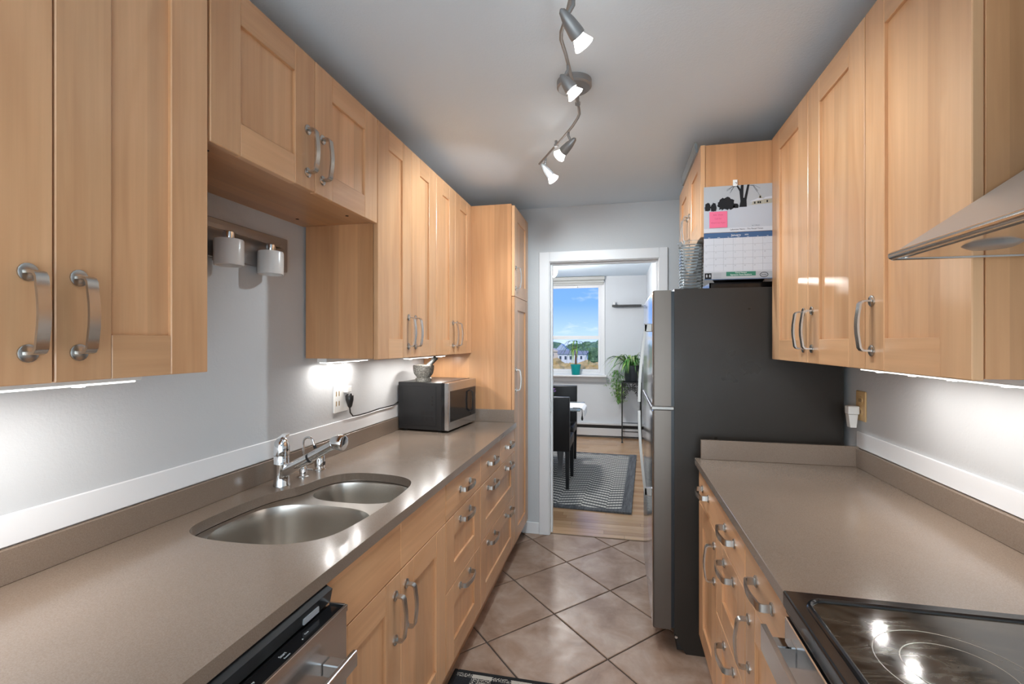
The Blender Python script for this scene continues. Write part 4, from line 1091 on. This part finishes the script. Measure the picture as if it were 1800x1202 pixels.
mk('globe', B().lathe([(0.02, 0.072)] + [(0.074 * math.sin(PI * k / 12), 0.074 * math.cos(PI * k / 12)) for k in range(2, 12)] + [(0, -0.074)], (-0.795, 5.80, 2.285), 24), 'ceiling_globe_glass', gl_, True)
lp = light('globe_bulb', 'POINT', (0, 0, 0), 72, (1.0, 0.98, 0.95), shadow_soft_size=0.08)
lp.parent = gl_; lp.location = (0, 0, 2.19 - ZC)

# blade-shaped leaf mesh helper
def blade(b, pts, w, fold=0.25, up=Vector((0, 0, 1))):
    pts = [Vector(p) for p in pts]; n = len(pts); L_, C_, R_ = [], [], []
    for i, p in enumerate(pts):
        t = (pts[min(i + 1, n - 1)] - pts[max(i - 1, 0)]).normalized()
        sd = t.cross(up)
        sd = sd.normalized() if sd.length > 1e-4 else Vector((1, 0, 0))
        nn = sd.cross(t)
        f = w * max(0.06, math.sin(PI * min(0.97, (i / (n - 1)) * 0.86 + 0.11))) / 2
        L_.append(b.bm.verts.new(p - sd * f + nn * f * fold)); C_.append(b.bm.verts.new(p)); R_.append(b.bm.verts.new(p + sd * f + nn * f * fold))
    for i in range(n - 1):
        b.bm.faces.new((L_[i], C_[i], C_[i + 1], L_[i + 1])); b.bm.faces.new((C_[i], R_[i], R_[i + 1], C_[i + 1]))
    return b

# small potted plant on the window sill
pp_ = thing('potted_plant', (-0.628, DY - 0.075, 0.934), 'small leggy plant in a teal pot on the window sill', 'plant')
px_, py_ = -0.628, DY - 0.075
mk('pot', B().lathe([(0, 0), (0.060, 0), (0.074, 0.138), (0.078, 0.138), (0.078, 0.158), (0.070, 0.158), (0.068, 0.142), (0, 0.142)], (px_, py_, 0.934), 28), 'teal_ceramic', pp_, True)
for k, (dx, dz) in enumerate(((-0.022, 0.30), (0.012, 0.36), (0.03, 0.22))):
    mk('stem', B().tube([(px_ + 0.012 * (k - 1), py_, 1.07), (px_ + dx * 0.3, py_, 1.07 + dz * 0.5), (px_ + dx, py_ - 0.004, 1.07 + dz)], [0.007, 0.0055, 0.004], 8), 'bark', pp_, True)
rnd = random.Random(3)
for k in range(26):
    a = rnd.uniform(0, 2 * PI); top = rnd.choice((1.30, 1.36, 1.42)); ln = rnd.uniform(0.12, 0.30)
    dx = math.cos(a) * ln; dy = -abs(math.sin(a)) * ln * 0.22
    ox = rnd.choice((-0.02, 0.012))
    drop = rnd.uniform(0.05, 0.24)
    P_ = [(px_ + ox + dx * t, py_ + dy * t - 0.006, top + 0.05 * math.sin(PI * t) - drop * t ** 2.2) for t in (0, 0.25, 0.5, 0.75, 1.0)]
    mk('leaf', blade(B(), P_, rnd.uniform(0.018, 0.040)), rnd.choice(('leaf_green', 'leaf_light', 'leaf_dark', 'leaf_light')), pp_, True)
for k in range(7):
    a = rnd.uniform(-0.5, 0.5); P_ = [(px_ + 0.21 + 0.10 * t * math.sin(a * 3 + k), py_ - 0.01 - 0.02 * k * t * 0.3, 1.28 - 0.20 * t ** 1.3 + 0.03 * math.sin(PI * t)) for t in (0, 0.3, 0.6, 1.0)]
    mk('leaf', blade(B(), P_, 0.02), rnd.choice(('leaf_green', 'leaf_dark')), pp_, True)
mk('runner', B().tube([(px_ + 0.012, py_, 1.40), (px_ + 0.08, py_ - 0.004, 1.435), (px_ + 0.15, py_ - 0.008, 1.38), (px_ + 0.21, py_ - 0.01, 1.28)], 0.003, 6), 'leaf_green', pp_, True)

# wrought-iron plant stand
ps_ = thing('plant_stand', (0.182, 7.08, 0), 'black wrought-iron plant stand in the dining room corner', 'plant stand')
SXA, SXB, SYA, SYB, SZ = 0.052, 0.312, 6.945, 7.215, 0.850
for x in (SXA, SXB):
    for y in (SYA, SYB):
        mk('leg', B().tube([(x, y, 0.012), (x, y, SZ)], 0.008, 8), 'black_iron', ps_, True)
        mk('foot', B().lathe([(0, 0), (0.016, 0), (0.014, 0.010), (0.008, 0.02), (0, 0.02)], (x, y, 0), 10), 'black_iron', ps_, True)
b = B()
for a in ((SXA, SYA, SXB, SYA), (SXB, SYA, SXB, SYB), (SXB, SYB, SXA, SYB), (SXA, SYB, SXA, SYA)):
    b.tube([(a[0], a[1], SZ), (a[2], a[3], SZ)], 0.009, 8)
for k in range(1, 6):
    b.tube([(SXA, SYA + k * 0.045, SZ), (SXB, SYA + k * 0.045, SZ)], 0.005, 6)
mk('top_grid', b, 'black_iron', ps_)
for z in (0.16, 0.24):
    for a in ((SXA, SYA, SXB, SYA), (SXB, SYA, SXB, SYB), (SXB, SYB, SXA, SYB), (SXA, SYB, SXA, SYA)):
        mk('stretcher', B().tube([(a[0], a[1], z), (a[2], a[3], z)], 0.006, 6), 'black_iron', ps_)
for y in (SYA, SYB):
    for sx, x in ((1, SXA), (-1, SXB)):
        for r_, ox, oz in ((0.055, 0.065, -0.07), (0.036, 0.045, -0.155), (0.022, 0.105, -0.10), (0.018, 0.03, -0.215), (0.026, 0.03, -0.045)):
            c = Vector((x + sx * ox, y, SZ + oz))
            pts = [c + Vector((sx * r_ * (1 - 0.055 * k) * math.cos(k * 0.55), 0, r_ * (1 - 0.055 * k) * math.sin(k * 0.55))) for k in range(15)]
            mk('scroll', B().tube(pts, 0.005, 6), 'black_iron', ps_)
sp_ = thing('spider_plant', (0.182, 7.08, SZ + 0.009), 'spider plant with arching striped leaves on the iron stand', 'plant')
mk('pot', B().lathe([(0, 0), (0.085, 0), (0.108, 0.19), (0.118, 0.19), (0.120, 0.235), (0.108, 0.235), (0.104, 0.205), (0, 0.205)], (0.182, 7.08, SZ + 0.009), 28), 'dark_pot', sp_, True)
rnd = random.Random(11)
for k in range(95):
    a = rnd.uniform(0, 2 * PI); ln = rnd.uniform(0.22, 0.46); h_ = rnd.uniform(0.06, 0.22); drop = rnd.uniform(0.08, 0.46)
    ux, uy = math.cos(a), math.sin(a)
    if uy > 0: ln *= 0.5
    if ux > 0: ln *= 0.42
    P_ = [(0.182 + ux * (0.03 + ln * t), 7.07 + uy * (0.02 + ln * t) * 0.6, 1.07 + h_ * math.sin(PI * 0.62 * t) * 1.1 - drop * max(0, t - 0.30) ** 1.6) for t in (0, 0.2, 0.4, 0.6, 0.8, 1.0)]
    mk('leaf', blade(B(), P_, rnd.uniform(0.018, 0.032), 0.4), ('leaf_green', 'leaf_stripe', 'leaf_light', 'leaf_dark', 'leaf_green')[k % 5], sp_, True)
tp = thing('trailing_plant', (-0.03, 7.12, 0.56), 'feathery green plant trailing beside the iron stand', 'plant')
mk('stem', B().tube([(0.10, 7.10, 0.90), (0.03, 7.10, 0.96), (-0.02, 7.11, 0.88), (-0.03, 7.12, 0.72), (-0.01, 7.12, 0.58)], 0.005, 6), 'leaf_dark', tp, True)
b = B(); rnd = random.Random(5)
for k in range(620):
    t = rnd.random(); z = 1.02 - 0.47 * t; wd_ = 0.045 + 0.065 * math.sin(PI * min(1, t * 1.15))
    x = -0.045 + 0.07 * t + rnd.gauss(0, wd_ * 0.55); y = 7.12 + rnd.uniform(-0.05, 0.05)
    d_ = Vector((rnd.uniform(-1, 1), rnd.uniform(-0.6, 0.6), rnd.uniform(-1, 0.4))).normalized() * rnd.uniform(0.02, 0.045)
    blade(b, [(x, y, z), Vector((x, y, z)) + d_ * 0.6, Vector((x, y, z)) + d_ * 1.25], 0.015)
tag(mk('foliage', b, 'leaf_vivid', tp), kind='stuff')
b = B()
for k in range(160):
    t = rnd.random(); z = 0.86 - 0.30 * t
    x = -0.01 + 0.13 * t * rnd.random() + rnd.gauss(0, 0.035); y = 7.08 + rnd.uniform(-0.05, 0.05)
    d_ = Vector((rnd.uniform(-1, 1), rnd.uniform(-0.6, 0.6), rnd.uniform(-1, 0.4))).normalized() * rnd.uniform(0.02, 0.04)
    blade(b, [(x, y, z), Vector((x, y, z)) + d_ * 0.6, Vector((x, y, z)) + d_ * 1.25], 0.015)
tag(mk('foliage', b, 'leaf_light', tp), kind='stuff')

# rug
rg = thing('dining_rug', (-0.72, 5.16, 0), 'grey and cream herringbone rug on the oak floor under the table', 'rug', org=(0, 0, 0))
rg.rotation_euler = (0, 0, math.radians(-3.2))
RW, RH = 0.885, 1.055
def rug_strip(x0, x1, y0, y1, nx, ny, z=0.010):
    b = B(); g_ = []
    for j in range(ny + 1):
        r_ = []
        for i in range(nx + 1):
            x = x0 + (x1 - x0) * i / nx; y = y0 + (y1 - y0) * j / ny
            zz = z
            ex, ey = x, y
            if y0 < -RH + 0.02 or y1 < -RH + 0.2:
                zz += 0.004 * (1 + math.sin(x * 9.0))
            r_.append(b.bm.verts.new((ex, ey, zz)))
        g_.append(r_)
    fs = [b.bm.faces.new((g_[j][i], g_[j][i + 1], g_[j + 1][i + 1], g_[j + 1][i])) for j in range(ny) for i in range(nx)]
    r = bmesh.ops.extrude_face_region(b.bm, geom=fs)
    for v in r['geom']:
        if isinstance(v, bmesh.types.BMVert): v.co.z = 0.0015
    bmesh.ops.recalc_face_normals(b.bm, faces=b.bm.faces)
    return b
mk('field', rug_strip(-RW + 0.085, RW - 0.085, -RH + 0.065, RH - 0.065, 20, 10), 'rug_weave', rg)
mk('border', rug_strip(-RW, -RW + 0.085, -RH, RH, 3, 20), 'rug_border_weave', rg)
mk('border', rug_strip(RW - 0.085, RW, -RH, RH, 3, 20), 'rug_border_weave', rg)
mk('border', rug_strip(-RW + 0.085, RW - 0.085, -RH, -RH + 0.065, 20, 3), 'rug_border_weave', rg)
mk('border', rug_strip(-RW + 0.085, RW - 0.085, RH - 0.065, RH, 20, 3), 'rug_border_weave', rg)

# chairs
def chair(loc, rot, label):
    c = thing('dining_chair', loc, label, 'chair', 'black dining chairs', org=(0, 0, 0))
    c.rotation_euler = (0, 0, rot)
    # local: back at y = 0 (outer face), seat towards +y, width along x centred
    b = B().poly_prism([(0.0, 0.36), (0.070, 0.36), (0.062, 0.48), (0.045, 0.875), (0.030, 0.885), (-0.018, 0.885), (-0.030, 0.875)], 0, -0.225, 0.225)
    es = [e for e in b.bm.edges]
    bmesh.ops.bevel(b.bm, geom=es, offset=0.006, segments=2, affect='EDGES', profile=0.5)
    mk('backrest', b, 'black_leather', c, True)
    mk('seat', B().box(-0.225, 0.225, 0.066, 0.50, 0.370, 0.462, 0.012, 2), 'black_leather', c, True)
    for sx in (-1, 1):
        for yy in (0.022, 0.478):
            b = B(); x = sx * 0.202
            b.quads([(x - 0.015, yy - 0.015, 0), (x + 0.015, yy - 0.015, 0), (x + 0.015, yy + 0.015, 0), (x - 0.015, yy + 0.015, 0),
                     (x - 0.021, yy - 0.019, 0.37), (x + 0.021, yy - 0.019, 0.37), (x + 0.021, yy + 0.019, 0.37), (x - 0.021, yy + 0.019, 0.37)],
                    [(3, 2, 1, 0), (4, 5, 6, 7), (0, 1, 5, 4), (1, 2, 6, 5), (2, 3, 7, 6), (3, 0, 4, 7)])
            mk('leg', b, 'black_leather', c)
    return c
chair((-0.680, 4.575, 0.014), 0.0, 'black leather dining chair seen from behind through the doorway')
chair((-0.715, 5.84, 0.014), PI, 'black leather dining chair on the far side of the table')
# table, cloth and flowers
tb = thing('dining_table', (-1.05, 5.30, 0), 'glass dining table with crossed metal legs, mostly hidden by the chair', 'table')
mk('tabletop', B().box(-1.75, -0.385, 4.93, 5.66, 0.712, 0.724, 0.002), 'clear_plastic', tb)
for x in (-1.45, -0.66):
    mk('leg', B().tube([(x, 5.02, 0.711), (x, 5.58, 0.014)], 0, flat=(0.05, 0.022, (1, 0, 0))), 'satin_grey_metal', tb)
    mk('leg', B().tube([(x + 0.055, 5.58, 0.711), (x + 0.055, 5.02, 0.014)], 0, flat=(0.05, 0.022, (1, 0, 0))), 'satin_grey_metal', tb)
mk('cross_bar', B().tube([(-1.425, 5.30, 0.362), (-0.635, 5.30, 0.362)], 0.012, 10), 'satin_grey_metal', tb)
tc = thing('table_runner', (-1.0, 5.3, 0.724), 'white lace runner hanging over the table end', 'table runner')
b = B().tube([(-1.70, 5.30, 0.7265), (-0.42, 5.30, 0.7265), (-0.378, 5.30, 0.724), (-0.355, 5.30, 0.700), (-0.350, 5.30, 0.63)], 0, flat=(0.42, 0.003, (0, 1, 0)))
mk('cloth', b, 'lace_cloth', tc)
mk('tassel', B().lathe([(0, 0.0), (0.008, 0.0), (0.012, 0.02), (0.005, 0.05), (0.003, 0.085), (0, 0.085)], (-0.372, 5.075, 0.60), 12), 'tassel_black', tc, True)
mk('tassel_cord', B().tube([(-0.47, 5.084, 0.729), (-0.40, 5.078, 0.729), (-0.376, 5.075, 0.715), (-0.372, 5.075, 0.684)], 0.003, 6), 'tassel_black', tc)
fv = thing('flower_vase', (-0.715, 5.26, 0.728), 'purple flowers in a small vase on the dining table', 'flowers')
mk('vase', B().lathe([(0, 0), (0.025, 0), (0.032, 0.04), (0.018, 0.075), (0.022, 0.085), (0.018, 0.083), (0.014, 0.075), (0, 0.07)], (-0.715, 5.26, 0.728), 18), 'white_plastic', fv, True)
rnd = random.Random(9)
for k in range(9):
    dx, dy, hz = rnd.uniform(-0.05, 0.045), rnd.uniform(-0.04, 0.04), rnd.uniform(0.10, 0.20)
    p0 = Vector((-0.715, 5.26, 0.80)); p1 = Vector((-0.715 + dx, 5.26 + dy, 0.728 + hz))
    st = mk('stem', B().tube([p0, p0.lerp(p1, 0.5), p1], 0.0018, 5), 'leaf_dark', fv)
    b = B()
    for q in range(6):
        a = q * PI / 3; d_ = Vector((math.cos(a), math.sin(a) * 0.7, 0.5)) * 0.016
        blade(b, [p1, p1 + d_ * 0.5 + Vector((0, 0, 0.004)), p1 + d_], 0.013)
    mk('blossom', b, 'lavender_petal', st)

# ------------------------------------------------------------------ outdoors beyond the window
tag(mk('ground', B().box(-500, 450, 30, 1600, -9.2, -9.0), 'ground_grass'), 'grassy ground far below the dining room window', 'ground', kind='structure')
def crown(b, c, rx, ry, rz, seed):
    r = bmesh.ops.create_icosphere(b.bm, subdivisions=3, radius=1.0)
    rr = random.Random(seed)
    ph = [(rr.uniform(2, 6), rr.uniform(2, 6), rr.uniform(2, 6), rr.uniform(0, 6)) for _ in range(5)]
    for v in r['verts']:
        k = 1 + 0.10 * sum(math.sin(a * v.co.x + b2 * v.co.y + c2 * v.co.z + d) for a, b2, c2, d in ph) / 1.6 + rr.uniform(-0.07, 0.07)
        v.co = Vector((c[0] + v.co.x * rx * k, c[1] + v.co.y * ry * k, c[2] + v.co.z * rz * k))
def tree(x, y, top, r, mat, label, seed, name='tree'):
    t = thing(name, (x, y, -9.0), label, 'tree', 'trees outside the window')
    b = B(); hgt = min(r * 1.5, (top + 9) * 0.45)
    crown(b, (x, y, top - hgt), r, r, hgt, seed)
    crown(b, (x + r * 0.6, y + 0.3, top - hgt * 1.3), r * 0.7, r * 0.7, hgt * 0.7, seed + 50)
    crown(b, (x - r * 0.6, y - 0.3, top - hgt * 1.25), r * 0.65, r * 0.7, hgt * 0.75, seed + 90)
    mk('crown', b, mat, t)
    mk('trunk', B().tube([(x, y, -9.0), (x, y, top - hgt)], [0.35, 0.22], 8), 'bark', t)
RT = lambda px: -0.139 + (px - 967) * 0.00116
trees = [(970, 206, 602, 5.2, 'crown_green', 'dark green tree by the left window edge, above the cream house'), (983, 226, 605, 4.6, 'crown_green', 'rounded dark tree behind the blue gabled house'),
         (1040, 200, 600, 5.0, 'crown_green', 'tall dark tree behind the potted plant leaves'), (1052, 185, 601, 5.4, 'crown_green', 'green tree at the right edge of the window view'),
         (1018, 260, 603, 7.5, 'crown_green', 'distant hazy tree on the horizon behind the white houses'),
         (974, 135, 630, 2.6, 'crown_autumn', 'yellow-green autumn bush under the cream house'), (992, 127, 640, 2.8, 'crown_autumn', 'russet autumn bush below the gabled white house'),
         (1012, 119, 637, 2.6, 'crown_autumn', 'tan autumn bush seen directly behind the teal pot'), (1030, 134, 634, 2.8, 'crown_autumn', 'golden autumn bush to the side of the teal pot'),
         (1048, 126, 637, 2.8, 'crown_autumn', 'ochre autumn bush in the lower corner of the window'), (1003, 108, 645, 2.4, 'crown_autumn', 'lowest autumn bush at the bottom of the window view'),
         (1040, 100, 644, 2.6, 'crown_autumn', 'low brown bush beside the golden bush'), (975, 99, 644, 2.6, 'crown_autumn', 'low reddish bush by the window corner near the door frame')]
for k, (px, D_, yt, r_, m_, lb) in enumerate(trees):
    tree(RT(px) * D_, D_, 1.42 + (602 - yt) / 840 * D_, r_, m_, lb, k, 'tree' if 'tree' in lb else 'bush')
def house(x, y, w, d, z1, roof, mat, label, gable=True):
    h = thing('house', (x, y, -9.0), label, 'house', 'houses outside the window')
    mk('wall', B().box(x - w / 2, x + w / 2, y - d / 2, y + d / 2, -9.0, z1), mat, h)
    if gable: b = B().poly_prism([(x - w / 2 - 0.3, z1), (x + w / 2 + 0.3, z1), (x, z1 + roof)], 1, y - d / 2 - 0.3, y + d / 2 + 0.3)
    else: b = B().poly_prism([(y - d / 2 - 0.3, z1), (y + d / 2 + 0.3, z1), (y, z1 + roof)], 0, x - w / 2 - 0.3, x + w / 2 + 0.3)
    mk('roof', b, 'house_roof' if not gable else mat, h)
    for k in range(max(2, int(w / 1.6))):
        wx = x - w / 2 + 0.7 + k * 1.6
        if wx > x + w / 2 - 0.5: break
        f = mk('window', B().box(wx - 0.4, wx + 0.4, y - d / 2 - 0.05, y - d / 2 + 0.01, z1 - 1.7, z1 - 0.5), 'white_trim', h)
        mk('pane', B().box(wx - 0.32, wx + 0.32, y - d / 2 - 0.08, y - d / 2 - 0.04, z1 - 1.62, z1 - 0.58), 'house_pane', f)
def hz(px, y_, D_): return RT(px) * D_, 1.42 + (602 - y_) / 840 * D_
for px, yt, D_, w, roof, mat, lb, gb in ((998, 622, 150, 5.4, 1.2, 'house_white', 'white house with a window facing, centre of the window view', False), (1022, 622, 164, 4.2, 1.1, 'house_white', 'smaller white house behind the plant stems', False),
        (972, 618, 165, 4.4, 1.2, 'house_cream', 'cream house at the left edge of the window view', True), (988, 616, 185, 4.6, 2.6, 'house_blue', 'pale blue gabled house among the dark trees', True)):
    x, z = hz(px, yt, D_); house(x, D_, w, 6.0, z, roof, mat, lb, gb)
